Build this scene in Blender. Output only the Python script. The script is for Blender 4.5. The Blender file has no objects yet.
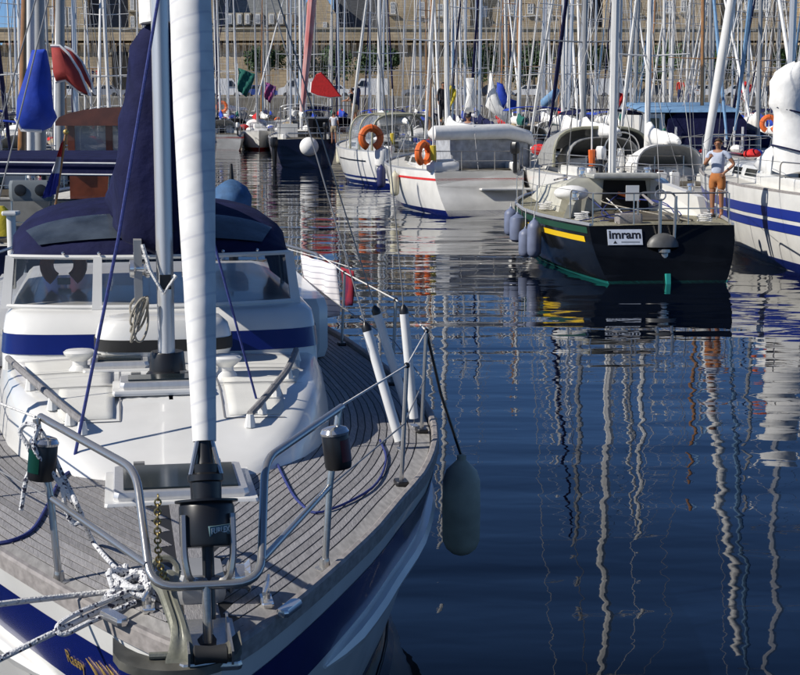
import bpy, bmesh, math, random
from mathutils import Vector, Matrix
R = math.radians
rnd = random.Random(7)
S = bpy.context.scene
COL = S.collection

# ------------------------------------------------------------------ camera, sky, sun, exposure
CAM_H, FPX = 3.4, 1600.0
PITCH = math.atan(232.5 / FPX)
cd = bpy.data.cameras.new('camera'); cam = bpy.data.objects.new('camera', cd); COL.objects.link(cam)
cam.location = (0, 0, CAM_H); cam.rotation_euler = (math.pi / 2 - PITCH, 0, 0)
cd.sensor_width = 36; cd.lens = FPX / 800 * 36; cd.clip_start = .1; cd.clip_end = 6000
cd.dof.use_dof = False
S.camera = cam
SUN = Vector((-.82, -.27, .66)).normalized()          # direction towards the sun
w = bpy.data.worlds.new('World'); S.world = w; w.use_nodes = True
nt = w.node_tree; bg = nt.nodes['Background']
sky = nt.nodes.new('ShaderNodeTexSky'); sky.sky_type = 'NISHITA'; sky.sun_disc = False
sky.sun_elevation = math.asin(SUN.z); sky.sun_rotation = math.atan2(SUN.x, SUN.y)
sky.air_density = .55; sky.dust_density = 0; sky.ozone_density = 8.5
nt.links.new(sky.outputs[0], bg.inputs[0]); bg.inputs[1].default_value = .1
sd = bpy.data.lights.new('sun', 'SUN'); sun = bpy.data.objects.new('sun', sd); COL.objects.link(sun)
sd.energy = 5.0; sd.angle = R(.5); sd.color = (1, .95, .87)
sun.rotation_euler = SUN.to_track_quat('Z', 'Y').to_euler(); sun.location = (-30, -20, 40)
S.view_settings.view_transform = 'Standard'; S.view_settings.look = 'None'
S.view_settings.exposure = .02; S.view_settings.gamma = 1

# ------------------------------------------------------------------ photograph geometry helpers
def ray(px, py):
    q = 337.5 - py
    return Vector((px - 400, FPX * math.cos(PITCH) + q * math.sin(PITCH), -FPX * math.sin(PITCH) + q * math.cos(PITCH)))
def onz(px, py, z):
    r = ray(px, py); t = (z - CAM_H) / r.z
    return Vector((r.x * t, r.y * t, z))
def atd(px, py, Y):
    r = ray(px, py); t = Y / r.y
    return Vector((r.x * t, Y, CAM_H + r.z * t))
def interp(x, tab):
    if x <= tab[0][0]: return tab[0][1]
    for i in range(len(tab) - 1):
        a, b = tab[i], tab[i + 1]
        if x <= b[0]:
            k = (x - a[0]) / (b[0] - a[0])
            p0 = tab[i - 1] if i else a; p3 = tab[i + 2] if i + 2 < len(tab) else b
            m1 = (b[1] - p0[1]) / (b[0] - p0[0]) * (b[0] - a[0]); m2 = (p3[1] - a[1]) / (p3[0] - a[0]) * (b[0] - a[0])
            return (2*k**3 - 3*k*k + 1) * a[1] + (k**3 - 2*k*k + k) * m1 + (-2*k**3 + 3*k*k) * b[1] + (k**3 - k*k) * m2
    return tab[-1][1]

# ------------------------------------------------------------------ materials
MATS = {}
def mat(name, col, rough=.5, metal=0, var=.0, scale=8, bump=0, bscale=40, alpha=1, coat=0, col2=None, detail=4, stretch=(1, 1, 1), spec=.5, bdist=.02):
    if name in MATS: return MATS[name]
    m = bpy.data.materials.new(name); m.use_nodes = True; n = m.node_tree; b = n.nodes['Principled BSDF']
    b.inputs['Base Color'].default_value = (*col, 1); b.inputs['Roughness'].default_value = rough
    b.inputs['Metallic'].default_value = metal; b.inputs['Alpha'].default_value = alpha
    b.inputs['Coat Weight'].default_value = coat; b.inputs['Specular IOR Level'].default_value = spec
    tc = n.nodes.new('ShaderNodeTexCoord'); mp = n.nodes.new('ShaderNodeMapping'); mp.inputs['Scale'].default_value = stretch
    n.links.new(tc.outputs['Object'], mp.inputs[0])
    if var or col2:
        no = n.nodes.new('ShaderNodeTexNoise'); no.inputs['Scale'].default_value = scale; no.inputs['Detail'].default_value = detail
        n.links.new(mp.outputs[0], no.inputs[0])
        cr = n.nodes.new('ShaderNodeValToRGB'); cr.color_ramp.elements[0].position = .3; cr.color_ramp.elements[1].position = .7
        c2 = col2 or tuple(c * (1 - var) for c in col)
        cr.color_ramp.elements[0].color = (*c2, 1); cr.color_ramp.elements[1].color = (*[min(1, c * (1 + (var if not col2 else 0) * .5)) for c in col], 1)
        n.links.new(no.outputs[0], cr.inputs[0]); n.links.new(cr.outputs[0], b.inputs['Base Color'])
    if bump:
        nb = n.nodes.new('ShaderNodeTexNoise'); nb.inputs['Scale'].default_value = bscale; nb.inputs['Detail'].default_value = 4
        n.links.new(mp.outputs[0], nb.inputs[0])
        bu = n.nodes.new('ShaderNodeBump'); bu.inputs['Strength'].default_value = bump; bu.inputs['Distance'].default_value = bdist
        n.links.new(nb.outputs[0], bu.inputs['Height']); n.links.new(bu.outputs[0], b.inputs['Normal'])
    MATS[name] = m
    return m
gel = mat('white_gelcoat', (.78, .77, .73), .25, var=.11, scale=2.2, detail=9, coat=.3)
gel2 = mat('cream_nonslip', (.76, .75, .71), .5, var=.04, scale=6, bump=.3, bscale=300)
blueband = mat('blue_gelcoat', (.006, .013, .13), .2, var=.12, scale=4, coat=.4)
teak = mat('weathered_teak', (.31, .30, .30), .78, var=.30, scale=22, bump=.4, bscale=60, stretch=(6, .5, 1), detail=8)
def per_object_tone(m, lo=.78, hi=1.15):
    n = m.node_tree; b = n.nodes['Principled BSDF']; src = b.inputs['Base Color'].links[0].from_socket
    oi = n.nodes.new('ShaderNodeObjectInfo'); mr = n.nodes.new('ShaderNodeMapRange'); mr.inputs[3].default_value = lo; mr.inputs[4].default_value = hi
    n.links.new(oi.outputs['Random'], mr.inputs[0]); hs = n.nodes.new('ShaderNodeHueSaturation'); n.links.new(mr.outputs[0], hs.inputs['Value']); n.links.new(src, hs.inputs['Color']); n.links.new(hs.outputs[0], b.inputs['Base Color'])
per_object_tone(teak)
teak_rail = mat('teak_rail', (.30, .275, .26), .6, var=.3, scale=9, stretch=(4, 1, 4))
caulk = mat('black_caulk', (.012, .012, .013), .7)
steel = mat('stainless_steel', (.46, .45, .43), .22, .72, bump=.04, bscale=30)
alu = mat('anodised_aluminium', (.62, .62, .62), .40, .55, var=.08, scale=5, stretch=(8, 8, .5))
alu_w = mat('white_painted_mast', (.72, .71, .68), .4, var=.08, scale=3)
alu_g = mat('grey_mast', (.36, .36, .355), .45, .3, var=.12, scale=3)
wood_mast = mat('varnished_spruce', (.36, .17, .05), .3, var=.25, scale=5, coat=.5)
navy = mat('navy_canvas', (.011, .013, .055), .85, var=.3, scale=5, bump=.7, bscale=9, spec=.2)
sailcloth = mat('white_sailcloth', (.82, .81, .78), .8, var=.08, scale=6, bump=.3, bscale=12, spec=.2)
darkglass = mat('smoked_glass', (.012, .016, .02), .06, spec=.6)
vinyl = mat('clear_vinyl', (.35, .38, .42), .12, alpha=.42, bump=.3, bscale=9)
screen = mat('windscreen_glass', (.05, .07, .09), .04, alpha=.32, spec=.7)
black = mat('black_plastic', (.012, .012, .013), .35)
blackm = mat('black_rubber', (.02, .02, .02), .7)
galv = mat('galvanised_steel', (.24, .24, .20), .5, .35, scale=9, bump=.1, bscale=60, col2=(.19, .19, .14))
chrome = mat('chrome', (.70, .69, .67), .12, .8)
orange = mat('orange_plastic', (.80, .16, .03), .5, var=.15)
red = mat('red_cloth', (.62, .02, .02), .8, var=.2, bump=.3, bscale=10)
maroon = mat('maroon_sail', (.33, .035, .03), .8, var=.15, scale=4, bump=.3, bscale=6)
royal = mat('royal_blue_cover', (.010, .05, .42), .8, var=.3, scale=3, bump=.5, bscale=6)
mahog = mat('mahogany', (.17, .045, .02), .3, var=.3, scale=6, coat=.5)
bluerope = mat('blue_rope', (.03, .045, .20), .8, var=.4, scale=60)
wire = mat('stainless_wire', (.26, .26, .26), .55, .3)
fender_w = mat('off_white_fender', (.36, .36, .28), .5, var=.3, scale=5)  # base colour darkened to carry the near fender's shade
fender_b = mat('blue_grey_fender', (.17, .20, .30), .5, var=.2, scale=5)
fender_n = mat('navy_fender', (.02, .025, .10), .5)
tpole = mat('white_shroud_cover', (.78, .78, .76), .4, var=.05)
def ropemat(name, c, fleck):
    m = mat(name, c, .85); n = m.node_tree; b = n.nodes['Principled BSDF']
    tc = n.nodes.new('ShaderNodeTexCoord'); v = n.nodes.new('ShaderNodeTexVoronoi'); v.inputs['Scale'].default_value = 105
    n.links.new(tc.outputs['Object'], v.inputs[0])
    cr = n.nodes.new('ShaderNodeValToRGB'); e = cr.color_ramp; e.interpolation = 'CONSTANT'
    e.elements[0].color = (*c, 1); e.elements[1].position = .83; e.elements[1].color = (*fleck, 1)
    sp = n.nodes.new('ShaderNodeSeparateColor'); n.links.new(v.outputs['Color'], sp.inputs[0])
    n.links.new(sp.outputs[0], cr.inputs[0]); n.links.new(cr.outputs[0], b.inputs['Base Color'])
    bu = n.nodes.new('ShaderNodeBump'); bu.inputs['Strength'].default_value = .8; bu.inputs['Distance'].default_value = .004
    n.links.new(v.outputs['Distance'], bu.inputs['Height']); n.links.new(bu.outputs[0], b.inputs['Normal'])
    return m
rope_f = ropemat('flecked_rope', (.66, .66, .66), (.04, .04, .07))
rope_w = ropemat('white_rope', (.72, .71, .68), (.45, .45, .46))

# ------------------------------------------------------------------ mesh helpers
class MB:
    def __init__(s): s.v = []; s.f = []
    def add(s, vs, fs):
        o = len(s.v); s.v += [tuple(a) for a in vs]; s.f += [tuple(i + o for i in f) for f in fs]; return s
    def box(s, c, d, rz=0, rx=0, ry=0):
        m = Matrix.Rotation(rz, 3, 'Z') @ Matrix.Rotation(ry, 3, 'Y') @ Matrix.Rotation(rx, 3, 'X'); c = Vector(c)
        vs = [c + m @ Vector((x * d[0] / 2, y * d[1] / 2, z * d[2] / 2)) for x in (-1, 1) for y in (-1, 1) for z in (-1, 1)]
        return s.add(vs, [(0, 1, 3, 2), (4, 6, 7, 5), (0, 4, 5, 1), (2, 3, 7, 6), (0, 2, 6, 4), (1, 5, 7, 3)])
    def bbox(s, c, d, r=.01, rz=0):                                   # bevelled box
        c = Vector(c); m = Matrix.Rotation(rz, 3, 'Z'); hx, hy, hz = d[0]/2, d[1]/2, d[2]/2; r = min(r, hx*.9, hy*.9, hz*.9)
        rings = []
        for (z, k) in ((-hz, r), (-hz + r, 0), (hz - r, 0), (hz, r)):
            pts = []
            for (sx, sy) in ((1, 1), (-1, 1), (-1, -1), (1, -1)):
                for (ax, ay) in (((r, 0), (0, r)) if sx * sy < 0 else ((0, r), (r, 0))):
                    x = max(hx - max(ax, 0) - k * .3, 0); y = max(hy - max(ay, 0) - k * .3, 0)
                    pts.append(c + m @ Vector((sx * x, sy * y, z)))
            rings.append(pts)
        return s.loft(rings, caps=True)
    def loft(s, rings, closed=True, caps=False):
        n = len(rings[0]); o = len(s.v)
        for r in rings: s.v += [tuple(p) for p in r]
        for i in range(len(rings) - 1):
            for j in range(n if closed else n - 1):
                a = o + i * n + j; b = o + i * n + (j + 1) % n
                s.f.append((a, b, b + n, a + n))
        if caps:
            s.f.append(tuple(o + j for j in reversed(range(n)))); s.f.append(tuple(o + (len(rings) - 1) * n + j for j in range(n)))
        return s
    def tube(s, pts, r, n=8, caps=True, flat=1):
        pts = [Vector(p) for p in pts]; N = len(pts)
        rs = r if isinstance(r, (list, tuple)) else [r] * N
        t0 = (pts[1] - pts[0]).normalized(); up = Vector((0, 0, 1)) if abs(t0.z) < .9 else Vector((0, 1, 0))
        nx = t0.cross(up).normalized(); rings = []
        for i in range(N):
            t = (pts[min(i + 1, N - 1)] - pts[max(i - 1, 0)])
            t = t.normalized() if t.length > 1e-9 else t0
            nx = (nx - t * nx.dot(t)); nx = nx.normalized() if nx.length > 1e-6 else t.orthogonal().normalized()
            ny = t.cross(nx)
            rings.append([pts[i] + nx * (math.cos(a) * rs[i]) + ny * (math.sin(a) * rs[i] * flat) for a in [2 * math.pi * k / n for k in range(n)]])
        return s.loft(rings, caps=caps)
    def lathe(s, prof, c=(0, 0, 0), n=16, M=None):
        c = Vector(c); M = M or Matrix.Identity(3)
        return s.loft([[c + M @ Vector((math.cos(a) * r, math.sin(a) * r, z)) for a in [2 * math.pi * k / n for k in range(n)]] for (r, z) in prof], caps=True)
    def torus(s, c, Rr, r, M=None, n=20, m=8, a0=0, a1=2 * math.pi):
        c = Vector(c); M = M or Matrix.Identity(3); full = abs(a1 - a0 - 2 * math.pi) < 1e-6
        pts = [c + M @ Vector((math.cos(a0 + (a1 - a0) * k / n) * Rr, math.sin(a0 + (a1 - a0) * k / n) * Rr, 0)) for k in range(n + 1)]
        return s.tube(pts, r, m, caps=not full)
    def slab(s, outline, z0, z1, axis='z'):                           # extruded outline
        n = len(outline)
        s.loft([[(x, y, z0) for x, y in outline], [(x, y, z1) for x, y in outline]], caps=True); return s
    def ball(s, c, r, n=12, m=8):
        rr = r if isinstance(r, (tuple, list)) else (r, r, r)
        rings = []
        for i in range(m + 1):
            p = -math.pi / 2 + math.pi * min(max(i, .04), m - .04) / m
            rings.append([(c[0] + rr[0] * math.cos(p) * math.cos(a), c[1] + rr[1] * math.cos(p) * math.sin(a), c[2] + rr[2] * math.sin(p)) for a in [2 * math.pi * k / n for k in range(n)]])
        return s.loft(rings, caps=True)
    def mesh(s, name, m, ang=38):
        me = bpy.data.meshes.new(name); me.from_pydata(s.v, [], s.f); me.update()
        bm = bmesh.new(); bm.from_mesh(me); bmesh.ops.recalc_face_normals(bm, faces=bm.faces); bm.to_mesh(me); bm.free()
        me.polygons.foreach_set('use_smooth', [True] * len(me.polygons)); me.set_sharp_from_angle(angle=R(ang))
        if m: me.materials.append(m)
        return me
    def build(s, name, m, parent=None, label=None, ang=38):
        o = bpy.data.objects.new(name, s.mesh(name, m, ang)); COL.objects.link(o)
        if parent: o.parent = parent
        if label: o['label'] = label
        return o
def link(name, me, parent=None, loc=(0, 0, 0), rot=(0, 0, 0), scale=None):
    o = bpy.data.objects.new(name, me); COL.objects.link(o); o.parent = parent; o.location = loc; o.rotation_euler = rot
    if scale: o.scale = scale
    return o
def tag(o, label, cat, group=None):
    o['label'] = label; o['category'] = cat
    if group: o['group'] = group
    return o
def thing(name, label, cat, loc=(0, 0, 0), rz=0, group=None):
    o = bpy.data.objects.new(name, None); COL.objects.link(o); o.empty_display_size = .2
    o.location = loc; o.rotation_euler = (0, 0, rz)
    return tag(o, label, cat, group)
def struct(o): o['kind'] = 'structure'; return o
def catmull(pts, k=6):
    pts = [Vector(p) for p in pts]; out = []
    for i in range(len(pts) - 1):
        p0 = pts[i - 1] if i else pts[0] * 2 - pts[1]; p1, p2 = pts[i], pts[i + 1]; p3 = pts[i + 2] if i + 2 < len(pts) else p2 * 2 - p1
        for j in range(k):
            t = j / k
            out.append(.5 * ((2 * p1) + (p2 - p0) * t + (2 * p0 - 5 * p1 + 4 * p2 - p3) * t * t + (3 * p1 - p0 - 3 * p2 + p3) * t ** 3))
    return out + [pts[-1]]
def fillet(pts, r=.08, k=5):                                         # round the corners of a polyline
    pts = [Vector(p) for p in pts]; out = [pts[0]]
    for i in range(1, len(pts) - 1):
        a, b, c = pts[i - 1], pts[i], pts[i + 1]
        da = min(r, (a - b).length * .45); dc = min(r, (c - b).length * .45)
        A = b + (a - b).normalized() * da; C = b + (c - b).normalized() * dc
        for j in range(k + 1):
            t = j / k; out.append(A * (1 - t) ** 2 + b * 2 * t * (1 - t) + C * t * t)
    return out + [pts[-1]]
def text_mesh(name, body, size, m, parent, loc, rot, bold=0.0, ext=.001, xs=1, align='CENTER'):
    c = bpy.data.curves.new(name, 'FONT'); c.body = body; c.size = size; c.extrude = ext; c.offset = bold; c.align_x = align; c.align_y = 'CENTER'
    t = bpy.data.objects.new('tmp', c); COL.objects.link(t); bpy.context.view_layer.update()
    me = bpy.data.meshes.new_from_object(t.evaluated_get(bpy.context.evaluated_depsgraph_get())); bpy.data.objects.remove(t)
    me.materials.clear(); me.materials.append(m); me.name = name
    return link(name, me, parent, loc, rot, (xs, 1, 1))
#SECTIONS
# ================================================================== THE SETTING
def water_material():
    m = bpy.data.materials.new('harbour_water'); m.use_nodes = True; n = m.node_tree; b = n.nodes['Principled BSDF']
    b.inputs['Base Color'].default_value = (.0008, .0025, .008, 1); b.inputs['Roughness'].default_value = .015
    b.inputs['IOR'].default_value = 1.33
    tc = n.nodes.new('ShaderNodeTexCoord'); prev = None
    # (scale x, scale y, noise scale, height in metres, detail, distortion)
    for (sx, sy, sc, amp, det, rot) in ((.16, 1, .42, .034, 2, 8), (.30, 1, 1.3, .0060, 1, -10), (.5, 1, 4.0, .0010, 1, 14), (.8, 1, 12, .00007, 1, 0)):
        mp = n.nodes.new('ShaderNodeMapping'); mp.inputs['Scale'].default_value = (sx, sy, 1); mp.inputs['Rotation'].default_value = (0, 0, R(rot))
        n.links.new(tc.outputs['Object'], mp.inputs[0])
        no = n.nodes.new('ShaderNodeTexNoise'); no.inputs['Scale'].default_value = sc; no.inputs['Detail'].default_value = det; no.inputs['Roughness'].default_value = .4
        no.inputs['Distortion'].default_value = .3
        n.links.new(mp.outputs[0], no.inputs[0])
        mu = n.nodes.new('ShaderNodeMath'); mu.operation = 'MULTIPLY'; mu.inputs[1].default_value = amp * 2.2
        n.links.new(no.outputs[0], mu.inputs[0])
        if prev is None: prev = mu
        else:
            ad = n.nodes.new('ShaderNodeMath'); ad.operation = 'ADD'; n.links.new(prev.outputs[0], ad.inputs[0]); n.links.new(mu.outputs[0], ad.inputs[1]); prev = ad
    bu = n.nodes.new('ShaderNodeBump'); bu.inputs['Strength'].default_value = 1; bu.inputs['Distance'].default_value = 1
    n.links.new(prev.outputs[0], bu.inputs['Height']); n.links.new(bu.outputs[0], b.inputs['Normal'])
    return m
QY0, QY1, QZ = 182.0, 206.0, 4.2
o = MB().add([(-260, -40, 0), (260, -40, 0), (260, QY0 + .2, 0), (-260, QY0 + .2, 0)], [(0, 1, 2, 3)]).build('water', water_material()); struct(o)
o = MB().add([(-900, -200, -5), (900, -200, -5), (900, 400, -5), (-900, 400, -5)], [(0, 1, 2, 3)]).build('harbour_bed', mat('mud', (.05, .05, .04), .9, var=.3)); struct(o)
granite = mat('granite', (.26, .23, .18), .85, var=.35, scale=1.2, bump=.4, bscale=6)
q = MB()
q.box((0, (QY0 + QY1) / 2 + 4, QZ / 2 - 2), (520, QY1 - QY0 + 8, QZ + 4))
o = q.build('quay', granite); struct(o)
o = MB().add([(-3000, 212, QZ - .1), (3000, 212, QZ - .1), (3000, 5000, QZ - .1), (-3000, 5000, QZ - .1)], [(0, 1, 2, 3)]).build('ground', mat('town_ground', (.12, .11, .09), .9, var=.3, scale=.1)); struct(o)
o = MB().box((0, QY0 + .35, QZ + .1), (520, .6, .2)).build('quay_coping', mat('coping', (.4, .37, .31), .8, var=.2)); struct(o)

def stone_mat(name, c1, c2, mortar, sc=1.0):
    m = bpy.data.materials.new(name); m.use_nodes = True; n = m.node_tree; b = n.nodes['Principled BSDF']; b.inputs['Roughness'].default_value = .9
    tc = n.nodes.new('ShaderNodeTexCoord'); mp = n.nodes.new('ShaderNodeMapping'); mp.inputs['Rotation'].default_value = (R(90), 0, 0)
    n.links.new(tc.outputs['Object'], mp.inputs[0])
    br = n.nodes.new('ShaderNodeTexBrick'); br.inputs['Scale'].default_value = sc; br.inputs['Color1'].default_value = (*c1, 1); br.inputs['Color2'].default_value = (*c2, 1)
    br.inputs['Mortar'].default_value = (*mortar, 1); br.inputs['Mortar Size'].default_value = .03; br.inputs['Brick Width'].default_value = .9; br.inputs['Row Height'].default_value = .38
    n.links.new(mp.outputs[0], br.inputs[0])
    no = n.nodes.new('ShaderNodeTexNoise'); no.inputs['Scale'].default_value = .25; no.inputs['Detail'].default_value = 8; n.links.new(tc.outputs['Object'], no.inputs[0])
    cr = n.nodes.new('ShaderNodeValToRGB'); cr.color_ramp.elements[0].position = .3; cr.color_ramp.elements[0].color = (.55, .52, .46, 1); cr.color_ramp.elements[1].position = .65; cr.color_ramp.elements[1].color = (1.1, 1.05, 1, 1)
    n.links.new(no.outputs[0], cr.inputs[0])
    mx = n.nodes.new('ShaderNodeMix'); mx.data_type = 'RGBA'; mx.blend_type = 'MULTIPLY'; mx.inputs[0].default_value = 1
    n.links.new(br.outputs[0], mx.inputs[6]); n.links.new(cr.outputs[0], mx.inputs[7]); n.links.new(mx.outputs[2], b.inputs['Base Color'])
    bu = n.nodes.new('ShaderNodeBump'); bu.inputs['Strength'].default_value = .6; bu.inputs['Distance'].default_value = .05
    n.links.new(br.outputs[1], bu.inputs['Height']); bu.invert = True; n.links.new(bu.outputs[0], b.inputs['Normal'])
    return m
rampart = stone_mat('rampart_stone', (.60, .50, .34), (.50, .41, .28), (.40, .33, .24))
housestone = stone_mat('house_stone', (.60, .50, .34), (.52, .43, .30), (.44, .37, .26), 1.3)
slate = mat('slate', (.060, .064, .070), .55, var=.35, scale=2, stretch=(1, 1, 4))
slate_g = mat('grey_slate', (.17, .18, .18), .6, var=.3, scale=1.5, stretch=(1, 1, 4))
winwhite = mat('white_window_paint', (.75, .74, .70), .5)
winglass = mat('window_glass', (.10, .12, .15), .08)
WY = QY1
def wz(py, Y=WY): return atd(400, py, Y).z
def wx(px, Y=WY): return atd(px, 40, Y).x
# rampart wall with corbels and parapet
fw = thing('rampart_wall', 'long granite rampart wall with a row of corbels behind the quay', 'wall', (0, WY, QZ))
ztop = wz(45); zpar = wz(31)
MB().box((0, 4, (ztop - QZ) / 2), (150, 8, ztop - QZ)).build('wall', rampart, fw)
par = MB(); par.box((0, 3.2, (zpar + ztop) / 2 - QZ + .35), (150, 7.6, zpar - ztop - .7 + .35)); par.build('parapet', rampart, fw)
MB().box((0, 3.2, zpar - QZ + .3), (150.2, 7.9, .22)).build('coping', mat('pale_coping', (.44, .39, .29), .8, var=.2), fw)
cm = MB()
cm.loft([[(-.22, 0, -.9), (.22, 0, -.9), (.22, 0, .25), (-.22, 0, .25)], [(-.22, -.35, -.35), (.22, -.35, -.35), (.22, -.35, .25), (-.22, -.35, .25)], [(-.22, -.6, .0), (.22, -.6, .0), (.22, -.6, .25), (-.22, -.6, .25)]], caps=True)
cme = cm.mesh('corbel', rampart)
for i in range(128): link('corbel', cme, fw, (-52.5 + i * .82, .0, ztop - QZ - .05))
# gateway arch
ga = MB(); gx, gz = wx(120), QZ
pts = [(-1.1, 0), (1.1, 0)] + [(1.1 * math.cos(a), 4.2 + 1.3 * math.sin(a)) for a in [math.pi * k / 10 for k in range(11)]]
ga.loft([[(gx + x, -.06, z + 1.2) for x, z in pts], [(gx + x, .02, z + 1.2) for x, z in pts]], caps=True); ga.build('gateway_recess_shade', mat('recess_shade_black', (.02, .018, .015), .8), fw)  # near-black sheet on the wall paints the shaded recess
gr = MB(); gr.tube([(gx + x * 1.1, -.08, z * 1.03 + 1.2) for x, z in pts[1:]] , .18, 6); gr.build('gateway_arch', mat('pale_coping', (.44, .39, .29)), fw)

def house(label, px0, px1, Y, y_eave, wins, roof='none', y_ridge=-60, rmat=None, wallm=None, dormers=(), chim=(), gable=False):
    x0, x1 = wx(px0, Y), wx(px1, Y); ze = wz(y_eave, Y); zr = wz(y_ridge, Y)
    t = thing('stone_house', label, 'house', ((x0 + x1) / 2, Y, QZ), 0, 'houses above the rampart')
    W = x1 - x0; H = ze - QZ; D = 10
    MB().box((0, D / 2, H / 2), (W, D, H)).build('wall', wallm or housestone, t)
    if roof == 'slope':
        hr = zr - ze
        r = MB()
        if gable: r.add([(-W/2, 0, H), (W/2, 0, H), (0, 0, H + hr), (-W/2, D, H), (W/2, D, H), (0, D, H + hr)], [(0, 1, 2), (3, 5, 4), (0, 2, 5, 3), (1, 4, 5, 2), (0, 3, 4, 1)])
        else: r.add([(-W/2 - .3, -.4, H), (W/2 + .3, -.4, H), (W/2 + .3, D * .45, H + hr), (-W/2 - .3, D * .45, H + hr), (-W/2 - .3, D, H), (W/2 + .3, D, H)], [(0, 1, 2, 3), (3, 2, 5, 4), (0, 3, 4), (1, 5, 2), (0, 4, 5, 1)])
        ro = r.build('roof', (housestone if gable else (rmat or slate)), t)
        for (cx, cw) in chim: MB().box((wx(cx, Y) - (x0 + x1) / 2, D * .45, H + hr), (cw, 1.2, 3.0)).build('chimney', housestone, ro)
    for (px, pa, pb, pw) in wins:
        xc = wx(px, Y) - (x0 + x1) / 2; za, zb = wz(pb, Y) - QZ, wz(pa, Y) - QZ; ww = pw / (FPX / Y)
        f = MB(); zc = (za + zb) / 2; hh = zb - za; b = .13
        for dx in (-ww/2 + b/2, ww/2 - b/2, 0): f.box((xc + dx, -.03, zc), (b if dx else .09, .12, hh))
        for dz in (-hh/2 + b/2, hh/2 - b/2, -hh/6, hh/6): f.box((xc, -.031, zc + dz), (ww - .02, .11, b if abs(dz) > hh/4 else .07))
        fo = f.build('window', winwhite, t)
        MB().box((xc, -.005, zc), (ww - .04, .04, hh - .04)).build('pane', mat('curtained_pane', (.42, .43, .44), .15), fo)
        MB().box((xc, -.12, za - .12), (ww + .5, .3, .2)).build('sill', mat('pale_coping', (.44, .39, .29)), fo)
    for (px, pa, pb, pw) in dormers:
        xc = wx(px, Y) - (x0 + x1) / 2; za, zb = wz(pb, Y) - QZ, wz(pa, Y) - QZ; ww = pw / (FPX / Y)
        d = MB(); d.box((xc, .8, (za + zb) / 2), (ww + .4, 2.6, zb - za + .3)); do = d.build('dormer', mat('pale_coping', (.44, .39, .29)), t)
        MB().box((xc, -.53, (za + zb) / 2), (ww, .08, zb - za)).build('window', winwhite, do)
        MB().box((xc, -.58, (za + zb) / 2), (ww - .35, .04, zb - za - .35)).build('pane', mat('curtained_pane', (.42, .43, .44)), do)
    return t
house('narrow stone house at the left end above the rampart', 46, 86, 216, -14, [(53, 8, 26, 5), (64, 7, 26, 6), (72, 7, 26, 6)], 'slope', -60, slate)
house('dark steep slate roofed house left of the big furled sail', 86, 129, 218, 30, [], 'slope', -70, slate, chim=[(92, 1.4)])
house('stone house with paired small windows beside the mast', 129, 160, 216, -16, [(133, -2, 10, 4), (133, 16, 28, 4), (144, 2, 12, 4), (144, 17, 28, 4)], 'slope', -55, slate)
house('plain stone house hidden behind the mainsail cover', 160, 214, 217, -10, [(190, 6, 20, 5), (205, 6, 20, 5)], 'slope', -50, slate)
house('long house with grey slate roof and white dormer windows', 214, 300, 218, 26, [], 'slope', -34, slate_g, dormers=[(230, 14, 24, 5), (240, 14, 24, 4), (248, 14, 24, 4), (258, 14, 24, 5), (272, 14, 24, 5), (281, 14, 24, 5), (290, 14, 24, 5)])
house('gabled stone house between the grey and the dark roofs', 300, 336, 215, 14, [(325, 22, 30, 4), (309, 20, 29, 4)], 'slope', -16, gable=True)
house('house with dark slate roof and a stone chimney', 336, 386, 219, 28, [], 'slope', -60, slate, chim=[(341, 1.6), (380, 1.6)])
house('tall stone house with three upright windows, next to the dark roof', 386, 470, 216, -20, [(393, 2, 14, 5), (422, 2, 16, 5), (440, 4, 16, 5), (456, 6, 17, 5)], 'slope', -60, slate)
house('stone house with spaced single windows in mid row', 470, 586, 217, -22, [(484, 6, 17, 6), (504, 2, 14, 6), (513, 2, 14, 5), (530, 3, 14, 6), (548, 2, 14, 5), (568, 4, 14, 5)], 'slope', -60, slate)
house('narrow dark slate roof house right of the spaced windows', 586, 604, 219, 26, [], 'slope', -60, slate)
house('long stone house with groups of white shuttered windows at right', 604, 720, 216, -24, [(636, 1, 13, 6), (651, 1, 13, 7), (668, 1, 13, 6), (683, 0, 12, 6), (707, 1, 16, 6)], 'slope', -60, slate)
house('stone house with three close windows at the right edge', 720, 800, 217, -22, [(746, -2, 10, 6), (755, -2, 10, 6), (765, -2, 10, 6), (781, 0, 10, 6)], 'slope', -60, slate)
house('last stone house beyond the right edge windows', 800, 850, 216, -20, [(815, 0, 12, 6), (830, 0, 12, 6)], 'slope', -60, slate)
# far low town to the left
house('low distant grey house under the open sky at far left', 2, 30, 330, 50, [(8, 56, 62, 3), (18, 56, 62, 3)], 'slope', 36, mat('tile', (.25, .13, .09), .7, var=.3))

# ------------------------------------------------------------------ trees on the quay
leafm = mat('tree_leaves', (.045, .085, .03), .6, var=.5, scale=.6, spec=.3)
barkm = mat('bark', (.12, .09, .06), .9, var=.3)
def crown_mesh(seed, rx, rz):
    r = random.Random(seed); m = MB(); blobs = [(Vector((r.gauss(0, .4) * rx, r.gauss(0, .35) * rx, r.gauss(0, .35) * rz)), r.uniform(.45, .75)) for _ in range(10)]
    for i in range(2600):
        c, s = blobs[i % 10]; d = Vector((r.gauss(0, 1), r.gauss(0, 1), r.gauss(0, 1))).normalized() * (r.random() ** .4)
        p = c + Vector((d.x * rx, d.y * rx, d.z * rz)) * s
        a = Vector((r.gauss(0, 1), r.gauss(0, 1), r.gauss(0, 1))).normalized(); b = a.orthogonal().normalized(); k = r.uniform(.13, .27)
        m.add([p - a * k, p + b * k * .6, p + a * k, p - b * k * .6], [(0, 1, 2, 3)])
    return m.mesh('crown', leafm, 180)
crowns = [crown_mesh(s, 2.35, 2.2) for s in (1, 2, 3)]
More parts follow.
